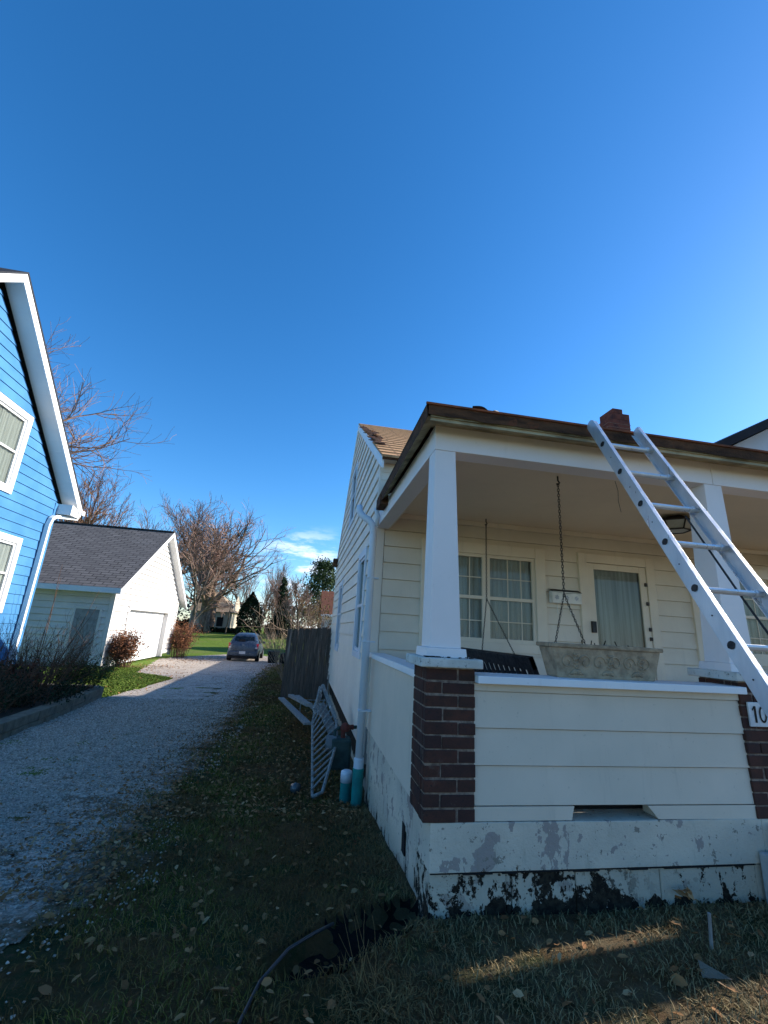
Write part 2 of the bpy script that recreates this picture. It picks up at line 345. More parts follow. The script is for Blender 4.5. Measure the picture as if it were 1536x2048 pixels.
# ------------------------------------------------------------ mesh helpers
class MB:
    def __init__(s): s.v = []; s.f = []; s.uv = None
    def add(s, vs, fs):
        n = len(s.v); s.v += [tuple(p) for p in vs]; s.f += [tuple(i+n for i in q) for q in fs]; return s
    def box(s, a, b):
        x0, y0, z0 = a; x1, y1, z1 = b
        x0, x1 = sorted((x0, x1)); y0, y1 = sorted((y0, y1)); z0, z1 = sorted((z0, z1))
        return s.add([(x0,y0,z0),(x1,y0,z0),(x1,y1,z0),(x0,y1,z0),(x0,y0,z1),(x1,y0,z1),(x1,y1,z1),(x0,y1,z1)],
              [(0,3,2,1),(4,5,6,7),(0,1,5,4),(1,2,6,5),(2,3,7,6),(3,0,4,7)])
    def mbox(s, M4, a, b):
        n = len(s.v); s.box(a, b); s.v[n:] = [tuple(M4 @ Vector(p)) for p in s.v[n:]]; return s
    def frustum(s, a, b):
        """a, b: (x0,y0,x1,y1,z) rectangles"""
        q = lambda r: [(r[0],r[1],r[4]),(r[2],r[1],r[4]),(r[2],r[3],r[4]),(r[0],r[3],r[4])]
        return s.add(q(a)+q(b), [(0,3,2,1),(4,5,6,7),(0,1,5,4),(1,2,6,5),(2,3,7,6),(3,0,4,7)])
    def prism(s, poly, d):
        """planar polygon (3d pts) extruded along vector d"""
        n = len(poly); d = Vector(d); a = [Vector(p) for p in poly]; b = [p+d for p in a]
        nr = (a[1]-a[0]).cross(a[2]-a[1])
        fs = [tuple(range(n)), tuple(range(2*n-1, n-1, -1))] + [(i, i+n, (i+1) % n+n, (i+1) % n) for i in range(n)]
        if nr.dot(d) > 0: fs = [tuple(reversed(q)) for q in fs]
        return s.add(a+b, fs)
    def tube(s, path, rad, n=8, cap=True):
        P = [Vector(p) for p in path]; rr = rad if isinstance(rad, (list, tuple)) else [rad]*len(P)
        base = len(s.v); up = None
        for i, p in enumerate(P):
            d = (P[min(i+1, len(P)-1)]-P[max(i-1, 0)]).normalized()
            if up is None: up = Vector((0, 0, 1)) if abs(d.z) < .9 else Vector((1, 0, 0))
            a = d.cross(up).normalized(); b = a.cross(d).normalized(); up = b
            for k in range(n):
                t = 2*math.pi*k/n; s.v.append(tuple(p + (a*math.cos(t)+b*math.sin(t))*rr[i]))
        for i in range(len(P)-1):
            for k in range(n):
                q = base+i*n; s.f.append((q+k, q+(k+1) % n, q+n+(k+1) % n, q+n+k))
        if cap:
            s.f.append(tuple(base+k for k in range(n-1, -1, -1))); q = base+(len(P)-1)*n; s.f.append(tuple(q+k for k in range(n)))
        return s
    def lathe(s, prof, c, n=20):
        base = len(s.v)
        for r, z in prof:
            for k in range(n):
                t = 2*math.pi*k/n; s.v.append((c[0]+r*math.cos(t), c[1]+r*math.sin(t), c[2]+z))
        for i in range(len(prof)-1):
            for k in range(n):
                q = base+i*n; s.f.append((q+k, q+(k+1) % n, q+n+(k+1) % n, q+n+k))
        s.f.append(tuple(base+k for k in range(n-1, -1, -1))); q = base+(len(prof)-1)*n; s.f.append(tuple(q+k for k in range(n)))
        return s
    def quad_uv(s, pts, uvs):
        if s.uv is None: s.uv = {}
        s.add(pts, [tuple(range(len(pts)))]); s.uv[len(s.f)-1] = uvs
    def build(s, name, mat, parent=None, bevel=0, smooth=False, sub=0):
        me = bpy.data.meshes.new(name)
        off = Vector((0, 0, 0)); p = parent
        while p is not None: off += p.location; p = p.parent
        me.from_pydata([tuple(Vector(v)-off) for v in s.v], [], s.f); me.materials.append(mat)
        if s.uv:
            ul = me.uv_layers.new(name='UVMap')
            for pl in me.polygons:
                if pl.index in s.uv:
                    for li, c in zip(pl.loop_indices, s.uv[pl.index]): ul.data[li].uv = c
        if smooth:
            for pl in me.polygons: pl.use_smooth = True
        me.update()
        o = bpy.data.objects.new(name, me); COL.objects.link(o)
        if parent is not None: o.parent = parent
        if bevel:
            b = o.modifiers.new('bevel', 'BEVEL'); b.width = bevel; b.segments = 2; b.limit_method = 'ANGLE'
        if sub:
            b = o.modifiers.new('sub', 'SUBSURF'); b.levels = sub; b.render_levels = sub
        return o
def tag(o, label=None, cat=None, group=None, kind=None):
    if label: o['label'] = label
    if cat: o['category'] = cat
    if group: o['group'] = group
    if kind: o['kind'] = kind
    return o
def thing(name, label, cat, loc=(0, 0, 0), group=None):
    o = bpy.data.objects.new(name, None); COL.objects.link(o); o.location = loc; o.empty_display_size = .2
    return tag(o, label, cat, group)
def np_mesh(name, V, F, mat, parent=None):
    """V (n,3), F (m,k) numpy"""
    me = bpy.data.meshes.new(name); k = F.shape[1]
    me.vertices.add(len(V)); me.vertices.foreach_set('co', V.astype(np.float32).ravel())
    me.loops.add(F.size); me.loops.foreach_set('vertex_index', F.astype(np.int32).ravel())
    me.polygons.add(len(F)); me.polygons.foreach_set('loop_start', np.arange(0, F.size, k, dtype=np.int32))
    me.polygons.foreach_set('loop_total', np.full(len(F), k, dtype=np.int32))
    me.update(calc_edges=True); me.validate(); me.materials.append(mat)
    o = bpy.data.objects.new(name, me); COL.objects.link(o)
    if parent is not None: o.parent = parent
    return o

# ------------------------------------------------------------ terrain
GY = [2.5, 5, 12.5, 18.3, 26, 40, 60, 100]; GZ = [0, -.28, -.40, -.45, -.60, -.50, .2, .4]
def base_z(y): return float(np.interp(y, GY, GZ))
def dug(x, y):
    u, v = (x-.40)*.84+(y-2.58)*.54, -(x-.40)*.54+(y-2.58)*.84
    return (u/.52)**2+(v/.16)**2+.35*noise.noise((x*7, y*7, 1.5))
def terr(x, y):
    z = base_z(y)
    if y < 14 and abs(x) < 9:
        z += .022*noise.noise((x*1.7, y*1.7, 0)) + .01*noise.noise((x*6, y*6, 3))
        # the dug-out hollow beside the corner of the porch
        d = dug(x, y)
        if d < 1: z -= .13*(1-d)**.5
    return z
def axis(vals):
    out = []
    for a, b, st in vals: out += list(np.arange(a, b, st))
    return out+[vals[-1][1]]
xs = axis([(-400, -60, 40), (-60, -10, 5), (-10, -2, .5), (-2, 4, .08), (4, 12, .8), (12, 60, 6), (60, 400, 40)])
ys = axis([(-60, 0, 6), (0, 1, .5), (1, 6, .08), (6, 14, .3), (14, 60, 2), (60, 120, 6), (120, 900, 60)])
V = [(x, y, terr(x, y)) for y in ys for x in xs]; nx = len(xs)
F = [(j*nx+i, j*nx+i+1, (j+1)*nx+i+1, (j+1)*nx+i) for j in range(len(ys)-1) for i in range(nx-1)]
g = MB(); g.v = V; g.f = F; go = g.build('ground', M['ground'], smooth=True); tag(go, kind='structure')

# driveway: a gravel sheet with ragged margins lying on the ground
def drive_left(y):
    l = float(np.interp(y, [-3, 7.5, 11.4, 15.8, 16.2, 17.3, 25.5, 27, 31], [-3.9, -4.05, -4.3, -4.0, -4.2, -5.6, -7.2, -6.9, -4.6]))
    return l
def drive_right(y):
    return float(np.interp(y, [-3, 2.4, 3.2, 4.8, 7.6, 10.4, 16.5, 25, 31], [-1.35, -1.12, -.92, -1.08, -1.1, -1.06, -1.3, -1.0, -1.6]))
dv, df = [], []; idx = {}
def cells(y0, y1, st):
    y = y0
    while y < y1-1e-6:
        x = -7.5
        while x < -.4:
            cx, cy = x+st/2, y+st/2
            e = .22*noise.noise((cx*2.1, cy*2.1, 7)) + .10*noise.noise((cx*9, cy*9, 1))
            inside = drive_left(cy)+e*.6 < cx < drive_right(cy)+e*1.6
            if inside and 3.3 < cy < 7:   # bare muddy holes
                pass
            if inside:
                q = []
                for px, py in ((x, y), (x+st, y), (x+st, y+st), (x, y+st)):
                    k = (round(px/.02), round(py/.02))
                    if k not in idx:
                        idx[k] = len(dv); dv.append((px, py, terr(px, py)+.006))
                    q.append(idx[k])
                df.append(tuple(q))
            x += st
        y += st
cells(-2, 12, .04); cells(12, 31, .1)
d = MB(); d.v = dv; d.f = df; do = d.build('driveway', M['gravel'], smooth=True); tag(do, kind='structure')
s = MB(); sv, sf, sx = [], [], {}
for i in range(-5, 70):
    for j in range(-5, 60):
        x, y = i*.02-.2, 2.0+j*.02
        if y > 2.64 and x > .78: continue
        if dug(x+.01, y+.01) < .93:
            q = []
            for a_, b_ in ((0, 0), (1, 0), (1, 1), (0, 1)):
                kk = (i+a_, j+b_)
                if kk not in sx: sx[kk] = len(sv); px, py = kk[0]*.02-.2, 2.0+kk[1]*.02; sv.append((px, py, terr(px, py)+.006))
                q.append(sx[kk])
            sf.append(tuple(q))
s.v, s.f = sv, sf; tag(s.build('dug_soil_painted_shade', M['soil'], smooth=True), kind='structure')  # soil sheet coloured dark for the shade down in the hollow

# ------------------------------------------------------------ siding walls
def siding(mb, org, sd, nd, z0, z1, left, right, exp, holes=(), breaks=None, proud=.020, gap=.006):
    """lap siding on the plane org + s*sd + z*Z, facing nd. left/right: functions of z. holes: (s0,s1,z0,z1)"""
    org = Vector(org); sd = Vector(sd); nd = Vector(nd); Z = Vector((0, 0, 1))
    cz = breaks or [z0+exp*k for k in range(int(math.ceil((z1-z0)/exp))+1)]
    cz = [min(c, z1) for c in cz]
    flip = sd.cross(Z).dot(nd) < 0
    def q(pts):
        if flip: pts = pts[::-1]
        n = len(mb.v); mb.v += [tuple(p) for p in pts]; mb.f.append(tuple(range(n, n+len(pts))))
    for a, b in zip(cz[:-1], cz[1:]):
        if b-a < 1e-4: continue
        zs = sorted({a, b} | {h for H in holes for h in H[2:4] if a < h < b})
        off = lambda z: proud*(1-(z-a)/max(b-a, exp*.99)) + .001
        for zi, (p, r) in enumerate(zip(zs[:-1], zs[1:])):
            mid = (p+r)/2
            L0, L1, R0, R1 = left(p), left(r), right(p), right(r)
            cuts = sorted([(H[0], H[1]) for H in holes if H[2] < mid < H[3]])
            segs = []; cur = None
            edges = [(L0, L1)]
            for h0, h1 in cuts: edges += [(h0, h0), (h1, h1)]
            edges.append((R0, R1))
            for k in range(0, len(edges)-1, 2):
                (a0, a1), (b0, b1) = edges[k], edges[k+1]
                if max(b0-a0, b1-a1) < .003: continue
                b0 = max(a0, b0); b1 = max(a1, b1)
                P = lambda s_, z_, n_=None: org + sd*s_ + Z*(z_-org.z) + nd*(off(z_) if n_ is None else n_)
                lo_ = p
                if zi == 0 and gap and p+gap < r-.01:
                    lo_ = p+gap; D = -.012
                    q([P(a0, p, D), P(b0, p, D), P(b0, lo_, D), P(a0, lo_, D)])
                    q([P(a0, lo_, D), P(b0, lo_, D), P(b0, lo_), P(a0, lo_)])
                    q([P(a0, p, .001), P(b0, p, .001), P(b0, p, D), P(a0, p, D)])
                q([P(a0, lo_), P(b0, lo_), P(b1, r), P(a1, r)])
    return mb
const = lambda c: (lambda z: c)

def window_unit(parent, plane, c0, c1, z0, z1, cas=.1, sash_z=None, mull=(), mh=(), mv=(), casing='trim', pane='glass', curtain='curtain', gap=None, depth=.035, sashmat=None, nd=None, inset=.04):
    """plane: function (s, z, n) -> point; c0..z1 outer casing rectangle"""
    cm = M[casing]; W = lambda mb, s0, s1, a, b, n0, n1: mb.prism([plane(s0, a, n0), plane(s1, a, n0), plane(s1, b, n0), plane(s0, b, n0)], Vector(plane(s0, a, n1))-Vector(plane(s0, a, n0)))
    fr = MB(); W(fr, c0, c0+cas, z0, z1, -.01, depth); W(fr, c1-cas, c1, z0, z1, -.01, depth); W(fr, c0+cas, c1-cas, z1-cas, z1, -.01, depth-.002)
    W(fr, c0+cas, c1-cas, z0, z0+cas*.8, -.01, depth-.002)
    win = fr.build('window', cm, parent, bevel=.004)
    g0, g1, h0, h1 = c0+cas, c1-cas, z0+cas*.8, z1-cas
    sb = MB(); t = inset
    for a, b in ((g0, g0+t), (g1-t, g1)): W(sb, a, b, h0, h1, -.03, .012)
    W(sb, g0+t, g1-t, h1-t, h1, -.03, .010); W(sb, g0+t, g1-t, h0, h0+t*1.2, -.03, .010)
    if sash_z: W(sb, g0+t, g1-t, sash_z-.02, sash_z+.02, -.03, .014)
    for mu in mull: W(sb, mu-.05, mu+.05, h0, h1, -.03, .016)
    for z in mh: W(sb, g0+t, g1-t, z-.006, z+.006, -.012, -.006)
    for x in mv: W(sb, x-.006, x+.006, h0, h1, -.0125, -.0065)
    sb.build('sash', M[sashmat or casing], win, bevel=.002)
    pn = MB(); W(pn, g0+.004, g1-.004, h0+.004, h1-.004, -.018, -.013); pn.build('pane', M[pane], win)
    cu = MB(); N = 60; P = []
    for k in range(N+1):
        s_ = g0 + (g1-g0)*k/N; d_ = -.046 + .010*math.sin(k*1.9)+.007*math.sin(k*.7)
        P.append((s_, d_))
    for (a, da), (b, db) in zip(P[:-1], P[1:]):
        mid = (a+b)/2
        if gap and any(x0 < mid < x1 for x0, x1 in gap): continue
        n = len(cu.v); cu.v += [tuple(plane(a, h0, da)), tuple(plane(b, h0, db)), tuple(plane(b, h1, db)), tuple(plane(a, h1, da))]; cu.f.append((n, n+1, n+2, n+3))
    cu.build('curtain', M[curtain], win)
    bk = MB(); W(bk, g0-.02, g1+.02, h0-.02, h1+.02, -.14, -.13); bk.build('dark_room', M['dark'], win)
    return win

# ============================================================ WHITE HOUSE
HX0, HX1, HY0, HY1 = .79, 8.0, 5.17, 12.55
house = thing('white_house', 'white bungalow with brick porch piers, tan shingle roof and peeling foundation behind the ladder', 'house', (.79, 5.17, -.3))
RIDGE_Y, RIDGE_Z = 8.85, 5.86
zf, zr = 3.62, 3.36
gl = lambda z: 0.0 if z <= zf else (z-zf)/(RIDGE_Z-zf)*(RIDGE_Y-HY0)
gr = lambda z: (HY1-HY0) if z <= zr else (HY1-HY0) - (z-zr)/(RIDGE_Z-zr)*(HY1-RIDGE_Y)
SW = lambda s_, z, n: Vector((HX0-n, HY0+s_, z))
w1 = (5.98-HY0, 6.86-HY0, 1.05, 2.58); w2 = (9.75-HY0, 10.65-HY0, .95, 2.5); w3 = (8.35-HY0, 9.35-HY0, 3.55, 4.85)
mb = MB()
siding(mb, (HX0, HY0, .12), (0, 1, 0), (-1, 0, 0), .12, RIDGE_Z, gl, gr, .203, [tuple(q) for q in (w1, w2, w3)], gap=.006)
mb.build('side_wall', M['siding'], house)
mb = MB().prism([(HX0+.02, HY0+.12, .1), (HX0+.02, HY1, .1), (HX0+.02, HY1, zr-.05), (HX0+.02, RIDGE_Y, RIDGE_Z-.08), (HX0+.02, HY0+.12, zf-.05)], (.1, 0, 0))
for wdw in (w1, w2, w3): pass
# right wall, back wall
mb2 = MB().box((HX1-.1, HY0+.1, .1), (HX1, HY1, 3.3)).prism([(HX1-.1, HY0, 3.3), (HX1-.1, HY1, 3.3), (HX1-.1, HY1, zr), (HX1-.1, RIDGE_Y, RIDGE_Z-.05), (HX1-.1, HY0, zf)], (.1, 0, 0)).box((HX0+.03, HY1-.12, .1), (HX1-.1, HY1-.01, 3.3))
mb2.build('rear_wall', M['siding'], house)
for wd, sz, mv, nm in ((w1, 1.77, (), 'glass'), (w2, 1.75, (), 'mirror_glass'), (w3, 4.2, (), 'mirror_glass')):
    window_unit(house, SW, *wd, cas=.11, sash_z=sz, mv=mv, pane=nm, curtain='curtain_dark', casing='ds', depth=.03)
# corner boards, rake boards
for a_, b_ in (((HX0-.026, HY0-.012, .12), (HX0+.08, HY0+.07, zf+.02)), ((HX0-.026, HY1-.08, .1), (HX0+.05, HY1+.015, zr))): MB().box(a_, b_).build('corner_board', M['siding'], house)
rk = MB()
d1 = (RIDGE_Z-zf)/(RIDGE_Y-HY0); d2 = (RIDGE_Z-zr)/(HY1-RIDGE_Y)
rk.prism([(HX0-.03, HY0-.16, zf-.16*d1-.12), (HX0-.03, RIDGE_Y, RIDGE_Z-.12), (HX0-.03, RIDGE_Y, RIDGE_Z+.04), (HX0-.03, HY0-.16, zf-.16*d1+.04)], (.028, 0, 0))
rk.prism([(HX0-.03, HY1+.14, zr-.14*d2-.12), (HX0-.03, RIDGE_Y+.001, RIDGE_Z-.12), (HX0-.03, RIDGE_Y+.001, RIDGE_Z+.04), (HX0-.03, HY1+.14, zr-.14*d2+.04)], (.028, 0, 0))
rk.build('rake_board', M['trim'], house)
# front frieze above the porch roof
fz = MB().box((HX0, HY0-.02, 3.4), (HX1, HY0+.02, zf+.02)).box((HX0, HY0-.15, zf-.1), (HX1, HY0-.02, zf-.07)); fz.build('frieze', M['siding'], house)
# main roof with uv
def roof_plane(mb, p0, p1, p2, p3):
    """p0,p1 eave left/right, p2,p3 ridge right/left"""
    p = [Vector(q) for q in (p0, p1, p2, p3)]; L = (p[1]-p[0]).length; Hh = (p[3]-p[0]).length
    e = (p[1]-p[0]).normalized()
    uv = [((q-p[0]).dot(e), ((q-p[0])-e*(q-p[0]).dot(e)).length) for q in p]
    nrm = (p[1]-p[0]).cross(p[2]-p[1])
    if nrm.z < 0: p = p[::-1]; uv = uv[::-1]
    mb.quad_uv(p, uv)
rf = MB()
ye, ze = HY0-.2, zf-.2*d1+.05
xa, xb = HX0-.03, HX1+.2
NC = 17
for k in range(NC):     # stepped shingle courses on the front slope
    a, b = k/NC, (k+1)/NC
    ya, yb = ye+(RIDGE_Y-ye)*a, ye+(RIDGE_Y-ye)*b; za, zb = ze+(RIDGE_Z+.05-ze)*a, ze+(RIDGE_Z+.05-ze)*b
    t_ = .022
    xk = xa + (.10+.10*noise.noise((k*.9, 2, 0)) if k in (5, 6, 7, 8, 9) else 0)
    roof_plane(rf, (xk, ya, za+t_), (xb, ya, za+t_), (xb, yb, zb+.004), (xk, yb, zb+.004))
    n = len(rf.v); rf.v += [(xk, ya, za-.01), (xb, ya, za-.01), (xb, ya, za+t_), (xk, ya, za+t_)]; rf.f.append((n, n+1, n+2, n+3))
    n = len(rf.v); rf.v += [(xk, ya, za-.02), (xk, ya, za+t_), (xk, yb, zb+.004), (xk, yb, zb-.02)]; rf.f.append((n, n+1, n+2, n+3))
roof = rf.build('roof', M['tan_shingle'], house)
rb = MB(); roof_plane(rb, (xb, HY1+.2, zr-.2*d2+.05), (xa, HY1+.2, zr-.2*d2+.05), (xa, RIDGE_Y, RIDGE_Z+.05), (xb, RIDGE_Y, RIDGE_Z+.05))
rb.build('rear_roof_slope', M['tan_shingle'], roof)
dk = MB().prism([(xa+.004, ye+.02, ze-.04), (xa+.004, RIDGE_Y, RIDGE_Z-.005), (xa+.004, RIDGE_Y, RIDGE_Z+.025), (xa+.004, ye+.02, ze)], (xb-xa-.02, 0, 0))
dk.build('roof_deck', M['eave'], roof)
# torn shingle edge bits
ts = MB()
for k in range(26):
    a = random.uniform(.2, .75); y = ye+(RIDGE_Y-ye)*a; z = ze+(RIDGE_Z+.05-ze)*a; x = xa+random.uniform(.0, .16)
    R4 = Matrix.Translation((x, y, z+.03)) @ Matrix.Rotation(math.atan(d1)+random.uniform(-.2, .3), 4, 'X') @ Matrix.Rotation(random.uniform(0, 3), 4, 'Z')
    MB().mbox(R4, (-.07, -.05, 0), (.07, .05, .006)).build('torn_shingle', M['eave'], roof)
# chimney
ch = MB().box((6.82, 8.5, 5.6), (7.42, 9.0, 6.78)).box((6.97, 8.5, 6.78), (7.42, 9.0, 6.95)).box((6.97, 8.5, 6.95), (7.24, 9.0, 7.07))
chim = ch.build('chimney', M['chim_brick'], house, bevel=.01)
cc = MB()
for z in np.arange(5.95, 6.75, .1): cc.box((6.814, 8.494, z), (7.426, 9.006, z+.008))
cc.build('mortar_joint', M['mortar'], chim)
# vent on rear eave (small box seen on the roof edge)
MB().box((HX0-.14, 12.3, 3.15), (HX0-.01, 12.6, 3.36)).build('eave_box', M['eave'], house)

# foundation of the side wall
fb = MB().box((HX0+.06, HY0-.2, -.75), (HX1-.1, HY1-.1, .115)); fb.build('house_foundation', M['found_back'], house)

# front wall on the porch
FW = lambda s_, z, n: Vector((s_, HY0-n, z))
fw = MB()
fwin = (1.35, 3.0, 1.26, 2.58); door = (3.48, 4.60, .43, 2.58); fwin2 = (5.15, 6.6, 1.26, 2.58)
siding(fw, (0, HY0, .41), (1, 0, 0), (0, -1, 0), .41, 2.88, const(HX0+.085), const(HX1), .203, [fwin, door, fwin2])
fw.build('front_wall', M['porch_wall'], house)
fw = MB(); siding(fw, (0, HY0, 2.88), (1, 0, 0), (0, -1, 0), 2.88, 3.5, const(HX0), const(HX1), .203); fw.build('upper_front_wall', M['siding'], house)
window_unit(house, FW, *fwin, cas=.135, sash_z=1.90, mull=(2.2,), mh=(2.15, 1.62), mv=(1.72, 1.99, 2.5, 2.68), casing='cream_trim', pane='glass', curtain='curtain', depth=.04)
window_unit(house, FW, *fwin2, cas=.135, sash_z=1.90, mull=(5.88,), mh=(2.15, 1.62), mv=(5.5, 6.2), casing='cream_trim', pane='glass', curtain='curtain', depth=.04)
# storm door
dc = MB(); dc.box((3.48, HY0-.045, .43), (3.60, HY0+.02, 2.58)).box((4.48, HY0-.045, .43), (4.60, HY0+.02, 2.58)).box((3.60, HY0-.043, 2.46), (4.48, HY0+.02, 2.58))
dr = dc.build('door', M['cream_trim'], house, bevel=.004)
dd = MB(); dd.box((3.605, HY0-.03, .44), (3.70, HY0, 2.455)).box((4.38, HY0-.03, .44), (4.475, HY0, 2.455)).box((3.70, HY0-.028, 2.375), (4.38, HY0, 2.455)).box((3.70, HY0-.028, .44), (4.38, HY0, .75))
dd.build('storm_door', M['cream_trim'], dr, bevel=.004)
MB().box((3.70, HY0-.014, .75), (4.38, HY0-.008, 2.375)).build('door_glass', M['glass'], dr)
MB().box((3.70, HY0+.02, .7), (4.38, HY0+.03, 2.4)).build('inner_curtain', M['curtain_dark'], dr)
MB().box((3.76, HY0+.008, 1.2), (3.98, HY0+.013, 2.3)).build('inner_light_panel', M['curtain'], dr)
MB().box((3.60, HY0-.075, 1.56), (3.66, HY0-.031, 1.70)).build('door_handle', M['black_metal'], dr, bevel=.006)
for z in (.9, 1.5, 1.62, 1.95, 2.2): MB().box((4.44, HY0-.05, z), (4.47, HY0-.03, z+.045)).build('hinge', M['rust_chain'], dr)
# porch ceiling, floor
MB().box((.92, 2.82, 2.862), (6.6, HY0-.001, 2.885)).build('porch_ceiling', M['ceiling'], house)
MB().box((.86, 2.75, .36), (6.6, HY0-.01, .415)).build('porch_floor', simple('grey porch floor', (.17, .17, .17), .7), house)
# crack on the ceiling
MB().tube([(2.66, 3.3, 2.861), (2.86, 3.52, 2.861), (3.08, 3.8, 2.861), (3.37, 4.13, 2.861)], .0022, 4).build('ceiling_crack', M['rust_chain'], house)
# moulding between the ceiling and wall
MB().box((.92, HY0-.05, 2.80), (6.6, HY0-.016, 2.86)).build('cornice', M['cream_trim'], house)
# beam
BX0, BX1 = .765, 6.75
bm_ = MB().box((BX0, 2.65, 2.65), (2.98, 2.80, 2.83)).box((2.984, 2.65, 2.65), (BX1, 2.80, 2.83)); bm_.build('porch_beam', M['column'], house, bevel=.003)
for a_, b_ in (((BX0+.003, 2.803, 2.655), (BX0+.15, HY0-.02, 2.83)), ((BX1-.15, 2.803, 2.655), (BX1, HY0-.02, 2.83))): MB().box(a_, b_).build('side_beam', M['column'], house, bevel=.003)
# inner beam face boards
MB().box((BX0+.155, 2.803, 2.66), (BX1-.155, 2.83, 2.861)).build('beam_lining', M['ceiling'], house)
MB().box((BX0+.152, 2.835, 2.66), (BX0+.17, HY0-.02, 2.861)).build('beam_lining', M['ceiling'], house)
# porch roof (hip): soffit boards, fascia, slopes
EX0, EX1, EY, EZ = .665, 6.9, 2.48, 2.80
sf = MB().add([(EX0, EY, EZ), (EX1, EY, EZ), (BX1+.02, 2.7, 2.835), (BX0-.02, 2.7, 2.835)], [(0, 1, 2, 3)]).add([(EX0, EY, EZ), (BX0-.02, 2.7, 2.835), (BX0-.02, 4.66, 2.835), (EX0+.03, 4.66, EZ)], [(0, 1, 2, 3)])
sf.build('porch_soffit', M['under'], house)
pr = MB(); NX = 140
def jag(x, k): return .012*noise.noise((x*5, k, 0)) + .006*noise.noise((x*21, k, 1))
up, lo = [], []
top = []
for k in range(NX+1):
    x = EX0+(EX1-EX0)*k/NX
    lo.append((x, EY-.006*noise.noise((x*4, 0, 5)), EZ+.012+jag(x, 3))); up.append((x, EY-.012, EZ+.085+jag(x, 9)*.8))
base = len(pr.v); pr.v += lo+up
for k in range(NX): pr.f.append((base+k, base+k+1, base+NX+2+k, base+NX+1+k))
lo2, up2 = [], []
NY = 60
for k in range(NY+1):
    y = EY+(4.66-EY)*k/NY; x = EX0+.035*k/NY
    lo2.append((x-.004, y, EZ-.012+jag(y, 13))); up2.append((x-.012, y, EZ+.085+jag(y, 19)*.8))
base = len(pr.v); pr.v += lo2+up2
for k in range(NY): pr.f.append((base+k+1, base+k, base+NY+1+k, base+NY+2+k))
fas = pr.build('roof_edge', M['eave'], house)
MB().box((EX0-.02, EY-.022, EZ+.078), (EX1, EY-.010, EZ+.092)).build('sunlit_edge_strip', simple('sunlit edge tint', (.30, .09, .04), .9, (.12, .05, .03), 6), fas)  # orange-red shingle edge, its sunlit tone put into the colour
MB().box((EX0+.02, EY+.012, EZ-.022), (EX1-.02, EY+.035, EZ+.03)).build('drip_board', M['under'], fas)
MB().box((EX0+.012, 4.42, EZ-.05), (EX0+.10, 4.68, EZ+.06)).build('broken_eave_end', M['eave'], fas)
ps = MB(); zt = EZ+.085
roof_plane(ps, (EX0-.014, EY-.014, zt), (EX1+.01, EY-.014, zt), (6.2, HY0, 3.38), (1.35, HY0, 3.38))
roof_plane(ps, (EX0+.02, 4.7, zt), (EX0-.014, EY-.014, zt), (1.35, HY0, 3.38), (.9, HY0, 3.3))
roof_plane(ps, (EX1+.01, EY-.014, zt), (EX1+.01, HY0, zt), (6.6, HY0, 3.3), (6.2, HY0, 3.38))
ps.build('porch_roof', M['orange_shingle'], house)

# brick piers with caps and tapered columns
def pier(x, ztop, capdx, col_t, col_b):
    p = MB().box((x+.005, 2.655, .42), (x+.300, 2.950, ztop)); pr_ = p.build('brick_pier', M['mortar'], house)
    br = MB(); ch_ = .0739; nC = int((ztop-.42)/ch_+.5)
    for c in range(nC):
        z0 = .42+c*(ztop-.42)/nC; z1 = z0+(ztop-.42)/nC-.010
        cut = .5 if c % 2 else 1.0
        a = x+.102 if c % 2 else x+.2
        j = lambda: random.uniform(-.0045, .0035)
        for fx0, fx1 in ((x, a-.005), (a+.005, x+.305)):
            br.box((fx0+j(), 2.650+j(), z0+.001), (fx1+j(), 2.70, z1+j())); br.box((fx0, 2.905, z0), (fx1, 2.955+j(), z1))
        b_ = 2.85 if c % 2 else 2.755
        for fy0, fy1 in ((2.705, b_-.005), (b_+.005, 2.90)):
            br.box((x+j(), fy0, z0+j()*.5), (x+.06, fy1, z1)); br.box((x+.245, fy0, z0), (x+.305+j(), fy1, z1))
    br.build('brick_courses', M['brick'], pr_, bevel=.004)
    cp = MB().box((x-.05+capdx, 2.60, ztop), (x+.34+capdx, 3.0, ztop+.055)); cp.build('pier_cap', M['cap_stone'], pr_, bevel=.008)
    cl = MB().frustum((*col_b, ztop+.11), (*col_t, 2.65)); c_ = cl.build('porch_column', M['column'], house, bevel=.004)
    b = col_b; MB().frustum((b[0]-.03, b[1]-.03, b[2]+.03, b[3]+.03, ztop+.055), (b[0]-.025, b[1]-.025, b[2]+.025, b[3]+.025, ztop+.11)).build('column_base', M['column'], c_, bevel=.004)
    return pr_
pier(.75, 1.235, 0, (.768, 2.655, .915, 2.80), (.775, 2.68, .975, 2.88))
pier(2.93, 1.235, 0, (2.905, 2.655, 3.06, 2.81), (2.925, 2.68, 3.13, 2.88))
pier(6.44, 1.235, 0, (6.50, 2.77, 6.72, 3.06), (6.48, 2.75, 6.73, 3.07))  # unseen end column, widened to shape the sun streak on the grass
# debris on the first cap
db = MB()
for k in range(26):
    x, y = random.uniform(.72, 1.05), random.uniform(2.61, 2.66)
    M4 = Matrix.Translation((x, y, 1.292)) @ Matrix.Rotation(random.uniform(0, 6), 4, 'Z') @ Matrix.Rotation(random.uniform(-.4, .4), 4, 'X')
    sz = random.uniform(.004, .012); db.mbox(M4, (-sz, -sz*.6, 0), (sz, sz*.6, sz*.5))
tag(db.build('roof_grit', M['dark']), 'dark crumbs of roof grit lying on the corner pier cap', 'debris', kind='stuff')

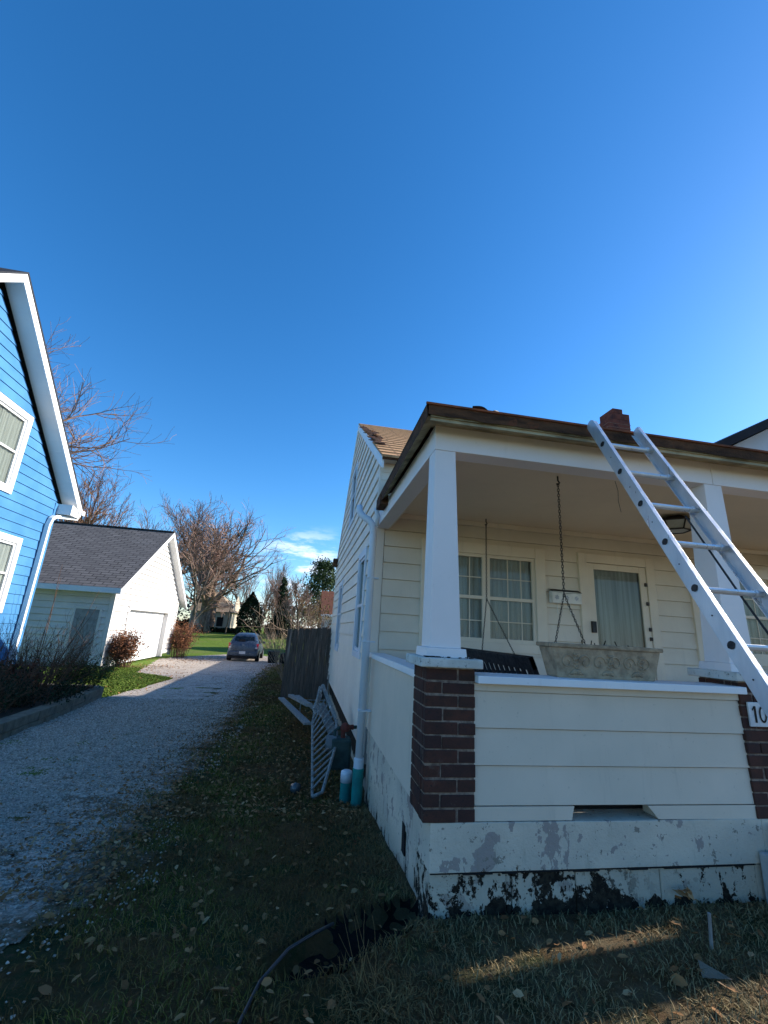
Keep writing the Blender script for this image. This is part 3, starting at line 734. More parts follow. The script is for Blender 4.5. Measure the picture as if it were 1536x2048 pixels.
# porch front rail wall
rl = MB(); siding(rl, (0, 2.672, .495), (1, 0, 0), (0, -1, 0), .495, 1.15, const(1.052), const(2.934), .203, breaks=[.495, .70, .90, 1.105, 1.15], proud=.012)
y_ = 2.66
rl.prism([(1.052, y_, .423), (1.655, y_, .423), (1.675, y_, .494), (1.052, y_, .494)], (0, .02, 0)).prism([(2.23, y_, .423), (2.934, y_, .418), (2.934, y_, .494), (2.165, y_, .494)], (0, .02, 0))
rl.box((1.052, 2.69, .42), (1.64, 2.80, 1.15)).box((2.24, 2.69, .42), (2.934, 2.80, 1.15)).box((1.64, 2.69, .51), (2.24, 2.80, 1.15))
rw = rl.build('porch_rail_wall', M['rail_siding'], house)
MB().box((1.056, 2.60, 1.155), (2.94, 2.86, 1.2)).build('rail_cap', M['trim'], rw, bevel=.004)
MB().box((1.6, 2.83, .40), (2.3, 2.85, .55)).build('dark_recess', M['dark'], rw)
# right part of the porch
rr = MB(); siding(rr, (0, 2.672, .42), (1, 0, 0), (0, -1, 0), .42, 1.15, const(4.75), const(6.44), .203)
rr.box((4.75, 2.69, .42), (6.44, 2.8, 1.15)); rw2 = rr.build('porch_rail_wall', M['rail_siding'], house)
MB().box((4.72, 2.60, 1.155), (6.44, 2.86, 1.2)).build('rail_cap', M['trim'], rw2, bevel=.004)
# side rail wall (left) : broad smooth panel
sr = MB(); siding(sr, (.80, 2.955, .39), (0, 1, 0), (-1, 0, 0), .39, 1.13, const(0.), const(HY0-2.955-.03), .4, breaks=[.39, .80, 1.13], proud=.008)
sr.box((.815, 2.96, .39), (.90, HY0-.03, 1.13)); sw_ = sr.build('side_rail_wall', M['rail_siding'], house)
MB().box((.765, 2.96, 1.135), (.95, HY0-.02, 1.185)).build('rail_cap', M['trim'], sw_, bevel=.004)
sr = MB().box((6.55, 2.96, .39), (6.7, HY0-.03, 1.13)); sr.build('side_rail_wall', M['rail_siding'], house)

# foundation front and side (real courses with ragged ledge)
def ledge_block(x0, x1, y0, y1, z0, z1): return MB().box((x0, y0, z0), (x1, y1, z1))
fo = MB()
fo.box((.795, 2.652, .183), (2.95, 2.95, .419)); fo.box((2.953, 2.654, .183), (6.75, 2.95, .419))
f1 = fo.build('porch_foundation', M['found'], house, bevel=.004)
fl = MB()
for a, b, dy in ((.80, 1.24, .012), (1.243, 1.275, .02), (1.278, 1.66, .014), (1.663, 2.2, .010), (2.203, 2.86, .006), (2.863, 6.74, .01)):
    fl.box((a, 2.652+dy, -.4), (b, 2.95, .178))
fl.build('lower_block_course', M['found'], f1, bevel=.006)
fs_ = MB().box((.797, 2.953, .16), (.95, HY0-.08, .388)).box((.805, 2.953, -.75), (.95, HY0-.08, .156)); fs_.build('side_foundation', M['found_side'], house, bevel=.004)
lg = MB()
x = .80
while x < 2.86:
    wd_ = random.uniform(.05, .2); lg.box((x, 2.648, .180-random.uniform(0, .008)), (min(x+wd_, 2.86), 2.67, .180+random.uniform(.001, .005))); x += wd_
lg.build('ledge_crack', M['dark'], f1)
MB().box((.792, 3.22, .02), (.80, 3.30, .19)).build('foundation_vent_slot', M['dark'], house)
MB().box((HX0-.012, HY0-.075, .05), (HX0+.03, HY0-.02, .40)).build('loose_corner_board', M['board'], house)

# downspout at the house corner with a broken elbow
dsx, dsy = .70, 4.93
ds = MB()
pts = [(dsx, dsy, .06), (dsx, dsy, 2.50), (dsx-.01, dsy, 2.62), (dsx-.06, dsy+.02, 2.69), (dsx-.13, dsy+.06, 2.74), (dsx-.17, dsy+.08, 2.80), (dsx-.18, dsy+.09, 2.88)]
ds.tube(pts, [.042, .042, .042, .042, .040, .038, .036], 12)
ds.tube([(dsx+.03, dsy-.02, 2.62), (dsx+.035, dsy-.04, 2.74), (dsx+.0, dsy-.06, 2.83)], .026, 10)
dso = ds.build('downspout', M['ds'], house, smooth=True)
for z in (.6, 1.3, 2.0): MB().box((dsx-.044, dsy-.044, z), (HX0, dsy+.044, z+.014)).build('strap', M['ds'], dso)

# drain pipes in the ground
dp = thing('drain_pipe', 'tall teal drain pipe that receives the white downspout', 'pipe', (dsx, dsy, -.3))
MB().lathe([(.056, -.4), (.056, 0), (.058, .002), (.058, .03), (.050, .032)], (dsx, dsy, .03), 24).build('teal_pipe', M['teal'], dp, smooth=False)
MB().lathe([(.052, .0), (.052, .10), (.046, .105)], (dsx, dsy, .05), 24).build('white_collar', M['pvc'], dp)
dp = thing('drain_stub', 'short teal drain stub with white cap left of the downspout', 'pipe', (.60, 5.08, -.3))
MB().lathe([(.058, -.1), (.058, .17)], (.60, 5.08, -.28), 24).build('teal_pipe', M['teal'], dp)
MB().lathe([(.062, .0), (.062, .075), (.058, .098), (.04, .108), (.0, .11)], (.60, 5.08, -.11), 24).build('white_cap', M['pvc'], dp, smooth=True)

# gas meter: grey-green drum with fittings
gm = thing('gas_meter', 'grey green gas meter with rusty red fittings behind the downspout', 'meter', (.58, 5.75, -.3))
MB().box((.46, 5.62, -.16), (.70, 5.84, .17)).build('meter_body', M['gas_green'], gm, bevel=.03)
MB().tube([(.40, 5.72, .10), (.52, 5.72, .10)], .09, 16).build('regulator', simple('meter grey', (.16, .18, .19), .5), gm)
MB().tube([(.60, 5.72, .16), (.60, 5.72, .28), (.72, 5.74, .28)], .03, 10).build('red_fitting', M['red_wood'], gm)
MB().lathe([(.05, 0), (.06, .03), (.05, .07), (.02, .09)], (.62, 5.72, .24), 12).build('shutoff_valve', M['red_wood'], gm)
MB().tube([(.50, 5.72, .16), (.50, 5.72, .24), (.54, 5.74, .27), (.79, 5.9, .25)], .02, 8).build('pipe', M['gas_green'], gm)

# house number sign, mailbox, lamp
ns = thing('house_number_sign', 'white number sign reading 10 on the second brick pier behind the ladder', 'sign', (3.02, 2.64, 1.03))
MB().box((2.965, 2.632, .955), (3.20, 2.645, 1.105)).build('sign_board', M['num'], ns, bevel=.003)
MB().box((3.003, 2.628, .98), (3.017, 2.6325, 1.082)).add([(2.985, 2.629, 1.06), (2.992, 2.629, 1.052), (3.006, 2.629, 1.082), (3.003, 2.629, 1.082)], [(0, 1, 2, 3)]).build('digit_one', M['ink'], ns)
z0 = MB(); n = 28
o_, i_ = [], []
for k in range(n):
    t = 2*math.pi*k/n; o_.append((3.068+.030*math.cos(t), 2.629, 1.031+.052*math.sin(t))); i_.append((3.068+.017*math.cos(t), 2.629, 1.031+.039*math.sin(t)))
z0.add(o_+i_, [(k, (k+1) % n, n+(k+1) % n, n+k) for k in range(n)]); z0.build('digit_zero', M['ink'], ns)

mbx = thing('mailbox', 'cream wall mailbox with faded motifs between the front window and door', 'mailbox', (3.26, HY0, 1.89))
MB().box((3.045, HY0-.10, 1.895), (3.455, HY0-.02, 2.04)).build('mailbox_body', M['paper'], mbx, bevel=.006)
MB().add([(3.04, HY0-.108, 2.035), (3.46, HY0-.108, 2.035), (3.46, HY0-.02, 2.075), (3.04, HY0-.02, 2.075), (3.25, HY0-.112, 2.015)], [(0, 4, 1, 2, 3)]).build('mailbox_lid', M['black_metal'], mbx)
mo = MB()
for x in (3.11, 3.25, 3.38):
    for k in range(6):
        t = k*math.pi/3; mo.add([(x, HY0-.1015, 1.965), (x+.026*math.cos(t), HY0-.1015, 1.965+.026*math.sin(t)), (x+.03*math.cos(t+.5), HY0-.1015, 1.965+.03*math.sin(t+.5))], [(0, 1, 2)])
mo.build('flower_motif', M['motif'], mbx)
for x in (3.15, 3.33): MB().tube([(x, HY0-.03, 1.895), (x, HY0-.03, 1.77), (x, HY0-.07, 1.755), (x, HY0-.09, 1.78)], .005, 6).build('newspaper_hook', M['paper'], mbx)

lamp = thing('ceiling_lamp', 'black framed six sided porch lamp under the porch ceiling', 'lamp', (4.02, 4.1, 2.862))
lc = (4.02, 4.1)
def hexr(r, z, n=6, o=.3): return [(lc[0]+r*math.cos(o+2*math.pi*k/n), lc[1]+r*math.sin(o+2*math.pi*k/n), z) for k in range(n)]
fr = MB(); A, B_, C_ = hexr(.13, 2.85), hexr(.2, 2.80), hexr(.14, 2.70)
fr.add(A+B_, [(k, (k+1) % 6, 6+(k+1) % 6, 6+k) for k in range(6)]+[(5, 4, 3, 2, 1, 0)])
for k in range(6): fr.tube([B_[k], C_[k]], .008, 5); fr.tube([B_[k], B_[(k+1) % 6]], .010, 5); fr.tube([C_[k], C_[(k+1) % 6]], .009, 5)
fr.build('lamp_frame', M['black_metal'], lamp)
gl_ = MB(); B2, C2 = hexr(.19, 2.798), hexr(.133, 2.702); gl_.add(B2+C2, [(k, (k+1) % 6, 6+(k+1) % 6, 6+k) for k in range(6)]+[(6, 7, 8, 9, 10, 11)])
gl_.build('lamp_glass', M['frost'], lamp)

# ------------------------------------------------------------ porch swing
sw = thing('porch_swing', 'black slatted porch swing hanging on chains from the porch ceiling', 'swing', (2.12, 4.15, 2.86))
def chain(a, b, link=.034, rad=.0034):
    a, b = Vector(a), Vector(b); L = (b-a).length; n = max(1, int(L/(link*.72))); mbc = MB(); dr_ = (b-a).normalized()
    s1 = dr_.orthogonal().normalized(); s2 = dr_.cross(s1)
    for k in range(n):
        c = a+(b-a)*((k+.5)/n); sd = s1 if k % 2 else s2; P = []
        for j in range(8):
            t = 2*math.pi*j/8; P.append(c+dr_*math.cos(t)*link*.5+sd*math.sin(t)*link*.26)
        mbc.tube(P+[P[0]], rad, 4, cap=False)
    return mbc
for (hy, jz) in ((4.96, 1.87), (3.35, 1.81)):
    h = MB().tube([(2.12, hy, 2.86), (2.12, hy, 2.82), (2.135, hy, 2.80), (2.12, hy, 2.78), (2.105, hy, 2.79)], .007, 6)
    h.build('ceiling_hook', M['rust_chain'], sw)
    chain((2.12, hy, 2.79), (2.12, hy, jz), .034, .0030).build('chain', M['rust_chain'], sw)
    ey = 4.72 if hy > 4 else 3.38
    chain((2.12, hy, jz), (1.93, ey, .98), .030, .0028).build('chain', M['rust_chain'], sw)
    chain((2.12, hy, jz), (2.46, ey, 1.05), .030, .0028).build('chain', M['rust_chain'], sw)
sb = MB(); y0s, y1s = 3.22, 4.78
for k in range(7): sb.box((1.92+k*.075, y0s, .845), (1.92+k*.075+.055, y1s, .865))
sb.box((1.9, y0s+.1, .80), (2.42, y0s+.14, .844)).box((1.9, y1s-.14, .80), (2.42, y1s-.1, .844)); sb.build('seat', M['swing_wood'], sw, bevel=.003)
T = Matrix.Translation((1.90, 0, .87)) @ Matrix.Rotation(-.38, 4, 'Y')
bb = MB().mbox(T, (-.022, y0s, .36), (.022, y1s, .46)).mbox(T, (-.018, y0s, .0), (.018, y1s, .06)).mbox(T, (-.02, y0s, .0), (.02, y0s+.05, .46)).mbox(T, (-.02, y1s-.05, .0), (.02, y1s, .46))
bb.build('backrest_frame', M['swing_wood'], sw, bevel=.004)
sl_ = MB(); y = y0s+.075
while y < y1s-.06: sl_.mbox(T, (-.008, y, .06), (.008, y+.052, .36)); y += .104
sl_.build('backrest_slats', M['swing_wood'], sw)
ar = MB()
for y in (y0s+.0, y1s-.05): ar.box((1.86, y, 1.06), (2.46, y+.05, 1.085)).box((2.40, y, .8), (2.44, y+.05, 1.06))
ar.build('armrest', M['swing_wood'], sw, bevel=.003)

# ------------------------------------------------------------ planter box on the rail
pl = thing('planter_box', 'weathered stone planter trough with scroll relief on the porch rail', 'planter', (2.0, 2.73, 1.2))
pb = MB().frustum((1.655, 2.73, 2.365, 2.87, 1.2), (1.615, 2.715, 2.415, 2.89, 1.388))
pb.build('trough', M['stone'], pl, bevel=.005)
rm = MB().box((1.60, 2.705, 1.388), (2.435, 2.74, 1.416)).box((1.60, 2.87, 1.388), (2.435, 2.905, 1.416)).box((1.60, 2.74, 1.388), (1.64, 2.87, 1.416)).box((2.395, 2.74, 1.388), (2.435, 2.87, 1.416))
rm.build('rim', M['stone'], pl, bevel=.008)
sc_ = MB()
def yface(z): return 2.73+(2.715-2.73)*(z-1.2)/.185-.002
for cx, sg in ((1.72, 1), (1.85, -1), (1.95, 1), (2.07, -1), (2.17, 1), (2.29, -1)):
    P = []
    for k in range(26):
        t = k/25*2.4*math.pi; r = .05*(1-k/25*.8); z = 1.30+r*math.sin(t); P.append((cx+sg*r*math.cos(t), yface(z), z))
    sc_.tube(P, .005, 6)
    for q in range(3):
        a_ = (cx+sg*.05, yface(1.25), 1.25); b_ = (cx+sg*(.02+.04*q), yface(1.225), 1.225); sc_.tube([a_, b_], .008, 5)
for x in (2.03, 1.78, 2.26):
    for k in range(5):
        z = 1.24+.025*k; sc_.tube([(x-.018, yface(z+.012), z+.012), (x, yface(z), z), (x+.018, yface(z+.012), z+.012)], .0055, 5)
sc_.build('scroll_relief', M['stone'], pl, smooth=True)
MB().box((1.64, 2.74, 1.36), (2.395, 2.87, 1.395)).build('potting_soil', M['mulch'], pl)
tw = MB()
for k in range(6):
    x = random.uniform(1.75, 2.25); y = random.uniform(2.75, 2.85); tw.tube([(x, y, 1.39), (x+random.uniform(-.03, .03), y, 1.40+random.uniform(.02, .05))], .004, 4)
tw.build('dead_stems', M['mulch'], pl)


# ------------------------------------------------------------ extension ladder
A0 = Vector((1.8186, 2.291, 2.666)); U = Vector((-.0128, -.1473, -.2442)); Wd = Vector((.29, 0, 0))
Un = U.normalized(); Nn = Vector((1, 0, 0)).cross(Un).normalized()   # normal of the ladder plane, towards the camera side
if Nn.y > 0: Nn = -Nn
ld = thing('extension_ladder', 'silver aluminium extension ladder leaning on the porch roof edge', 'ladder', tuple(A0+U*10.85))
def rail_sec(mb, c0, c1, side, wdt, flange, th, off):
    """C-channel between two points; web on the outer side"""
    for (a, b, p, q) in ((-th/2, th/2, -wdt/2, wdt/2), (0, flange, wdt/2-th, wdt/2), (0, flange, -wdt/2, -wdt/2+th)):
        X = Vector((1, 0, 0))*(-side)
        P = [c0+X*a+Nn*(p+off), c0+X*b+Nn*(p+off), c0+X*b+Nn*(q+off), c0+X*a+Nn*(q+off)]
        mb.prism(P, c1-c0)
top_k, foot_k = -.88, 10.85
for side, base in ((-1, A0-Vector((.035, 0, 0))), (1, A0+Wd+Vector((.035, 0, 0)))):
    mb = MB(); rail_sec(mb, base+U*(top_k+.08), base+U*8.2, side, .073, .025, .004, 0)
    # rounded tip
    tip = base+U*(top_k+.08); P = []
    for k in range(9):
        t = math.pi*k/8; P.append(tip + Nn*(.0365*math.cos(t)) - Un*(.0365*math.sin(t)))
    mb.prism([tuple(p+Vector((-.003, 0, 0))) for p in P], (.006, 0, 0))
    mb.build('rail', M['alu'], ld, bevel=.0012)
    mb = MB(); rail_sec(mb, base+Vector((side*.012, 0, 0))+U*6.7, base+Vector((side*.012, 0, 0))+U*foot_k, side, .077, .026, .004, -.082)
    mb.build('base_rail', M['alu_dark'], ld, bevel=.0012)
    for k in range(0, 8):
        ho = MB(); c = base+U*k+Vector((side*.0035, 0, 0)); P = []
        for j in range(12):
            t = 2*math.pi*j/12; rr = .0195 if math.sin(t) < .3 else .015
            P.append(c+Nn*rr*math.cos(t)+Un*rr*math.sin(t))
        ho.prism([tuple(p) for p in P], (side*.001, 0, 0)); ho.build('rung_end', M['black_metal'], ld)
        c2 = base+U*(k+.5)+Vector((side*.0035, 0, 0))
        if k < 7: MB().prism([tuple(c2+Nn*.004*math.cos(t)+Un*.004*math.sin(t)) for t in np.linspace(0, 5.2, 6)], (side*.001, 0, 0)).build('rivet', M['black_metal'], ld)
for k in range(0, 8):
    a = A0+U*k-Vector((.033, 0, 0)); b = A0+U*k+Wd+Vector((.033, 0, 0))
    mb = MB(); P = []
    for j in range(10):
        t = 2*math.pi*j/10; P.append(a + Vector((0, math.cos(t)*.0165, 0)) + Vector((0, 0, 1))*(.0165*math.sin(t) if math.sin(t) < .6 else .010))
    mb.prism([tuple(p) for p in P], b-a)
    mb.tube([b-Vector((.05, 0, 0)), b-Vector((.03, 0, 0))], .021, 10)
    mb.build('rung', M['alu'], ld, bevel=.001)
for k in range(7, 10):
    a = A0+U*(k+.5)-Vector((.033, 0, 0))-Nn*.082
    MB().tube([a, a+Vector((.356, 0, 0))], .015, 8).build('rung', M['alu_dark'], ld)
rp = A0+Wd*.97
MB().tube([rp+U*2.0-Nn*.05, rp+U*4-Nn*.055+Vector((-.01, 0, 0)), rp+U*7-Nn*.06], .005, 6).build('rope', M['rope'], ld)

# shingle scraps on the porch roof
def scrap(x, y, z, rx, ry, rz, w_, h_):
    mb = MB(); T = Matrix.Translation((x, y, z)) @ Matrix.Rotation(rz, 4, 'Z') @ Matrix.Rotation(ry, 4, 'Y') @ Matrix.Rotation(rx, 4, 'X')
    n = 8
    P = []; 
    for i in range(n+1):
        for j in (0, 1):
            P.append(T @ Vector(((i/n-.5)*w_, (j-.5)*h_, .03*math.sin(i/n*math.pi))))
    for dz in (0, .006):
        mb.v += [tuple(p+Vector((0, 0, dz))) for p in P]
    for i in range(n):
        a = 2*i; mb.f += [(a, a+2, a+3, a+1), (a+18, a+19, a+21, a+20), (a, a+18, a+20, a+2), (a+1, a+3, a+21, a+19)]
    return mb.build('shingle_scrap', M['black_plastic'])
tag(scrap(.98, 2.62, 2.925, .1, -.22, .3, .20, .10), 'curled dark shingle scrap nearest the left corner of the porch roof', 'shingle scrap', 'shingle scraps on the porch roof')
tag(scrap(1.10, 2.64, 2.965, .2, .5, -.2, .15, .09), 'tilted dark shingle scrap propped highest on the porch roof edge', 'shingle scrap', 'shingle scraps on the porch roof')
tag(scrap(1.20, 2.63, 2.935, -.1, .3, .5, .13, .08), 'low dark shingle scrap lying rightmost of the three on the porch roof', 'shingle scrap', 'shingle scraps on the porch roof')

# concrete step at the right
stp = thing('concrete_steps', 'painted concrete entry steps beside the second brick pier', 'steps', (3.6, 2.3, 0))
MB().box((2.88, 2.1, -.2), (4.5, 2.64, .255)).build('lower_step', M['concrete'], stp, bevel=.01)
MB().box((2.99, 2.40, .255), (4.45, 2.64, .40)).build('upper_step', M['concrete'], stp, bevel=.01)

# ============================================================ FENCE GATE
fg = thing('wooden_fence', 'weathered dark board fence panel closing the gap beside the white house', 'fence', (.2, 12.5, -.4))
x = -.42
k = 0
while x < .74:
    wd_ = .15 + random.uniform(-.012, .015); t_ = random.uniform(-.02, .03); top = 1.36+.07*(x+.42)/1.2+t_
    b = MB(); b.prism([(x, 12.5+.012*(k % 2), -.42), (x+wd_, 12.5+.012*(k % 2), -.42), (x+wd_+.004, 12.5+.012*(k % 2), top-.03), (x+wd_*.8, 12.5+.012*(k % 2), top), (x+wd_*.2, 12.5+.012*(k % 2), top+.006), (x+.003, 12.5+.012*(k % 2), top-.03)], (0, .02, 0))
    b.build('board', M['fence'], fg); x += wd_+.004; k += 1
MB().box((-.42, 12.53, -.1), (.78, 12.57, 0)).box((-.42, 12.53, 1.0), (.78, 12.57, 1.1)).build('crosspiece', M['fence'], fg)
MB().box((.765, 12.45, -.45), (.785, 12.56, 1.3)).build('post', M['fence'], fg)

# boards and baby gate leaning against the meter
gt = thing('slatted_gate', 'white slatted gate panel tipped on its end beside the gas meter', 'gate', (.3, 5.5, -.3))
# panel plane spanned between bottom tip and the upper edge
p00 = Vector((.262, 5.05, -.24)); 
pA = Vector((.255, 6.9, .10))     # far top
pB = Vector((.54, 6.5, .32))
pC = Vector((.46, 5.25, -.02))
def q3(a, b, t): return a+(b-a)*t
gf = MB()
gf.tube([p00, Vector((.235, 6.1, .26))], .015, 6); gf.tube([Vector((.235, 6.1, .26)), Vector((.31, 6.6, .62))], .014, 6)
A1, A2 = Vector((.25, 5.06, -.22)), Vector((.24, 6.25, .38))
B1, B2 = Vector((.36, 5.06, -.20)), Vector((.54, 6.15, .28))
gf.tube([p00, B1, Vector((.53, 5.72, .12)), B2], .018, 6)
gf.tube([B2, Vector((.36, 6.75, .62))], .03, 6); gf.tube([A2, Vector((.36, 6.75, .62))], .022, 6)
gf.build('gate_frame', M['board'], gt)
sl2 = MB()
for k in range(14):
    t = (k+.6)/14.5
    a = q3(A1, A2, t) ; b = q3(Vector((.40, 5.12, -.16)), Vector((.40, 6.72, .60)), min(1, t*1.02+.1))
    b = Vector((.33+.19*math.sin(math.pi*min(1, t+.1)), 5.15+1.55*t+.1, -.14+.74*t+.02))
    sl2.tube([a, b], .011, 6)
sl2.build('slats', M['board'], gt)
for nm, lab, P0, P1, wd_, th in (('white_board', 'long peeling white board leaning leftmost on the slatted gate', (-.30, 9.6, .02), (.20, 6.9, .08), .11, .03),
                     ('white_board', 'short white board end behind the leftmost long board', (-.12, 9.7, .06), (.22, 7.6, .22), .10, .05),
                     ('white_board', 'thin grey white board between the gate and the fence', (.02, 9.4, .10), (.40, 6.8, .22), .07, .03),
                     ('white_board', 'wide white board sloping from the gate towards the gas meter', (.34, 6.6, .40), (.50, 5.9, .16), .12, .03)):
    a, b = Vector(P0), Vector(P1); dd_ = (b-a); T = Matrix.Translation(a) @ dd_.to_track_quat('Y', 'Z').to_matrix().to_4x4()
    o = MB().mbox(T, (-wd_/2, 0, -th/2), (wd_/2, dd_.length, th/2)).build(nm, M['board'], bevel=.003)
    tag(o, lab, 'board', 'white boards leaning behind the gate')
cg = thing('wire_cage', 'pale open metal frame standing at the foot of the wooden fence', 'frame', (.4, 9.4, -.35))
mb = MB()
for p, q in (((.1, 9.6, -.0), (.62, 9.6, -.0)), ((.62, 9.6, -.35), (.62, 9.6, .5)), ((.1, 9.6, -.35), (.1, 9.6, 0)), ((.62, 9.6, 0), (.66, 10.1, 0))): mb.tube([p, q], .012, 5)
mb.build('frame_bars', M['board'], cg)
tag(MB().lathe([(.0, 0), (.045, .01), (.06, .05), (.05, .09), (.0, .11)], (.09, 5.32, -.30), 12).build('glass_ball', simple('grey glass', (.10, .10, .10), .15), smooth=True), 'grey glassy ball lying in the leaves left of the slatted gate', 'ball')

# ============================================================ BLUE HOUSE
BXW = -6.2; BYC = 11.36
bh = thing('blue_house', 'bright blue lap sided house with white rake trim at the left edge', 'house', (BXW, BYC, -.35))
BW = lambda s_, z, n: Vector((BXW+n, s_, z))
# rake: on plane X=-5.88 from (7.8,7.56) to (11.74,3.95)
SLP = (7.56-3.95)/(11.74-7.80)
ridge_y, ridge_z = 7.85, 7.70
yfront = 2*ridge_y - 11.36
zr_w = lambda y: 4.0+(11.36-y)*SLP if y > ridge_y else 4.0+(y-yfront)*SLP
bl = lambda z: yfront if z <= 4.0 else yfront+(z-4.0)/SLP
br_ = lambda z: BYC if z <= 4.0 else BYC-(z-4.0)/SLP
bw1 = (8.25, 9.67, 3.70, 5.43); bw2 = (8.9, 10.42, 1.35, 2.92); bw3 = (5.2, 6.6, 3.7, 5.43)
mb = MB(); siding(mb, (BXW, 0, -.1), (0, 1, 0), (1, 0, 0), -.1, 4.0+(BYC-yfront)/2*SLP-.05, bl, br_, .2055, [bw1, bw2, bw3], proud=.016, gap=.010)
mb.build('gable_wall', M['blue_siding'], bh)
mb = MB().box((BXW-9, BYC-.12, -.3), (BXW-.02, BYC-.01, 4.0)); mb.build('rear_wall', M['blue_siding'], bh)
mb = MB().box((BXW-9, yfront+.01, -.3), (BXW-.02, yfront+.12, 4.0)); mb.build('front_wall', M['blue_siding'], bh)
mb = MB().box((BXW-.3, yfront, -.8), (BXW-.01, BYC, -.1)); mb.build('foundation', M['block'], bh)
MB().box((BXW-.05, BYC-.09, -.1), (BXW+.024, BYC+.012, 3.98)).build('corner_board', M['blue_siding'], bh)
for wd, sz in ((bw1, 4.55), (bw2, 2.15), (bw3, 4.55)):
    window_unit(bh, BW, *wd, cas=.13, sash_z=sz, mv=(), pane='glass', curtain='curtain_light' if wd[2] > 3 else 'curtain_dark', casing='white', depth=.045, inset=.05)
XO = -5.86
yE, zE = 11.80, 3.93
t_ = .15
ang = math.atan(SLP)
def rk_(yA, zA, yB, zB, n0, n1, x0, x1):
    """strip between rake line A..B offset n0..n1 vertically"""
    return [(x0, yA, zA+n0), (x0, yB, zB+n0), (x0, yB, zB+n1), (x0, yA, zA+n1)], (x1-x0, 0, 0)
zR = zE+SLP*(yE-ridge_y); yF = 2*ridge_y-yE
ra = MB()
for (yA, zA) in ((yE, zE), (yF, zE)):
    P, D_ = rk_(yA, zA, ridge_y, zR, -.16, .02, XO, XO+.02); ra.prism(P, D_)
    P, D_ = rk_(yA, zA, ridge_y, zR, -.05, .05, XO+.02, XO+.035); ra.prism(P, D_)
ra.build('rake_board', M['white'], bh)
so_ = MB()
for (yA, zA) in ((yE, zE), (yF, zE)):
    P, D_ = rk_(yA, zA, ridge_y, zR, -.16, -.145, BXW+.016, XO); so_.prism(P, D_)
for k in range(24): pass
# eave return box at the lower end
so_.prism([(BXW+.016, yE, zE-.20), (BXW+.016, yE-.42, zE-.20), (BXW+.016, yE-.42, zE+.05), (BXW+.016, yE, zE-.02)], (XO-BXW-.016, 0, 0))
so_.build('soffit', M['soffit'], bh)
for k in range(18):
    y = yE-.55-k*.2; z = zE+SLP*(yE-y)-.162; MB().box((BXW+.02, y, z-.002), (XO, y+.006, z+.012)).build('soffit_seam', M['soffit'], bh)
rf = MB()
for sgn, (yA, zA) in ((1, (yE, zE)), (-1, (yF, zE))):
    roof_plane(rf, (XO+.05, yA, zA+.075), (BXW-9, yA, zA+.075), (BXW-9, ridge_y, zR+.075), (XO+.05, ridge_y, zR+.075))
    P, D_ = rk_(yA, zA, ridge_y, zR, .03, .073, XO+.048, XO+.01); rf.prism(P, D_)
rf.build('roof', M['dark_shingle'], bh)
gu = MB().box((BXW-3, yE, zE-.10), (XO+.06, yE+.11, zE+.02)); gu.build('gutter', M['white'], bh, bevel=.01)
dsp = MB(); gx = BXW+.08
def rect_path(mb, pts, w_, h_):
    for a, b in zip(pts[:-1], pts[1:]):
        a, b = Vector(a), Vector(b); dd_ = b-a; T = Matrix.Translation(a) @ dd_.to_track_quat('Z', 'X').to_matrix().to_4x4()
        mb.mbox(T, (-w_/2, -h_/2, -.01), (w_/2, h_/2, dd_.length+.01))
rect_path(dsp, [(XO-.05, yE+.05, zE-.10), (XO-.08, yE+.02, zE-.20), (gx, yE-.55, zE-.30), (gx, yE-.66, zE-.38), (gx, yE-.72, zE-.55), (gx, yE-.74, .1), (gx+.1, yE-.74, -.02)], .075, .10)
dsp.build('downspout', M['white'], bh, bevel=.006)

# retaining wall planter
pw = thing('retaining_wall', 'low tan block retaining wall of the planting bed along the driveway', 'wall', (-4.2, 9.5, -.35))
path = [(-3.95, 5.2), (-4.05, 7.6), (-4.2, 9.6), (-4.42, 11.45), (-4.6, 11.7), (-6.0, 11.75)]
bl_ = MB(); cpm = MB()
for (a, b) in zip(path[:-1], path[1:]):
    a, b = Vector(a), Vector(b); L = (b-a).length; n = max(1, int(L/.42)); dr_ = (b-a)/L; ang_ = math.atan2(dr_.y, dr_.x)
    for c in range(2):
        for k in range(n+1):
            s0 = (k-.5*(c % 2))*L/n; s1 = min(L, s0+L/n-.008); s0 = max(0, s0)
            if s1-s0 < .03: continue
            m_ = a+dr_*((s0+s1)/2); zb = base_z(m_.y)-.06+c*.15
            T = Matrix.Translation((m_.x, m_.y, zb)) @ Matrix.Rotation(ang_+random.uniform(-.01, .01), 4, 'Z')
            hl = (s1-s0)/2; bl_.mbox(T, (-hl, -.11+random.uniform(0, .012), 0), (hl, .11, .145))
bl_.build('block_courses', M['block'], pw, bevel=.012)
bed = MB()
NB = 14
bv = []
for k in range(NB+1):
    y = 5.3+(11.6-5.3)*k/NB; xr = np.interp(y, [5.2, 7.6, 9.6, 11.45], [-4.05, -4.15, -4.3, -4.5])
    for j in range(5):
        x = BXW+.02+(xr-BXW-.02)*j/4; bv.append((x, y, base_z(y)+.20+.03*noise.noise((x*3, y*3, 2))))
bed.v = bv; bed.f = [(k*5+j, k*5+j+1, (k+1)*5+j+1, (k+1)*5+j) for k in range(NB) for j in range(4)]
tag(bed.build('mulch_bed', M['mulch'], smooth=True), kind='structure')

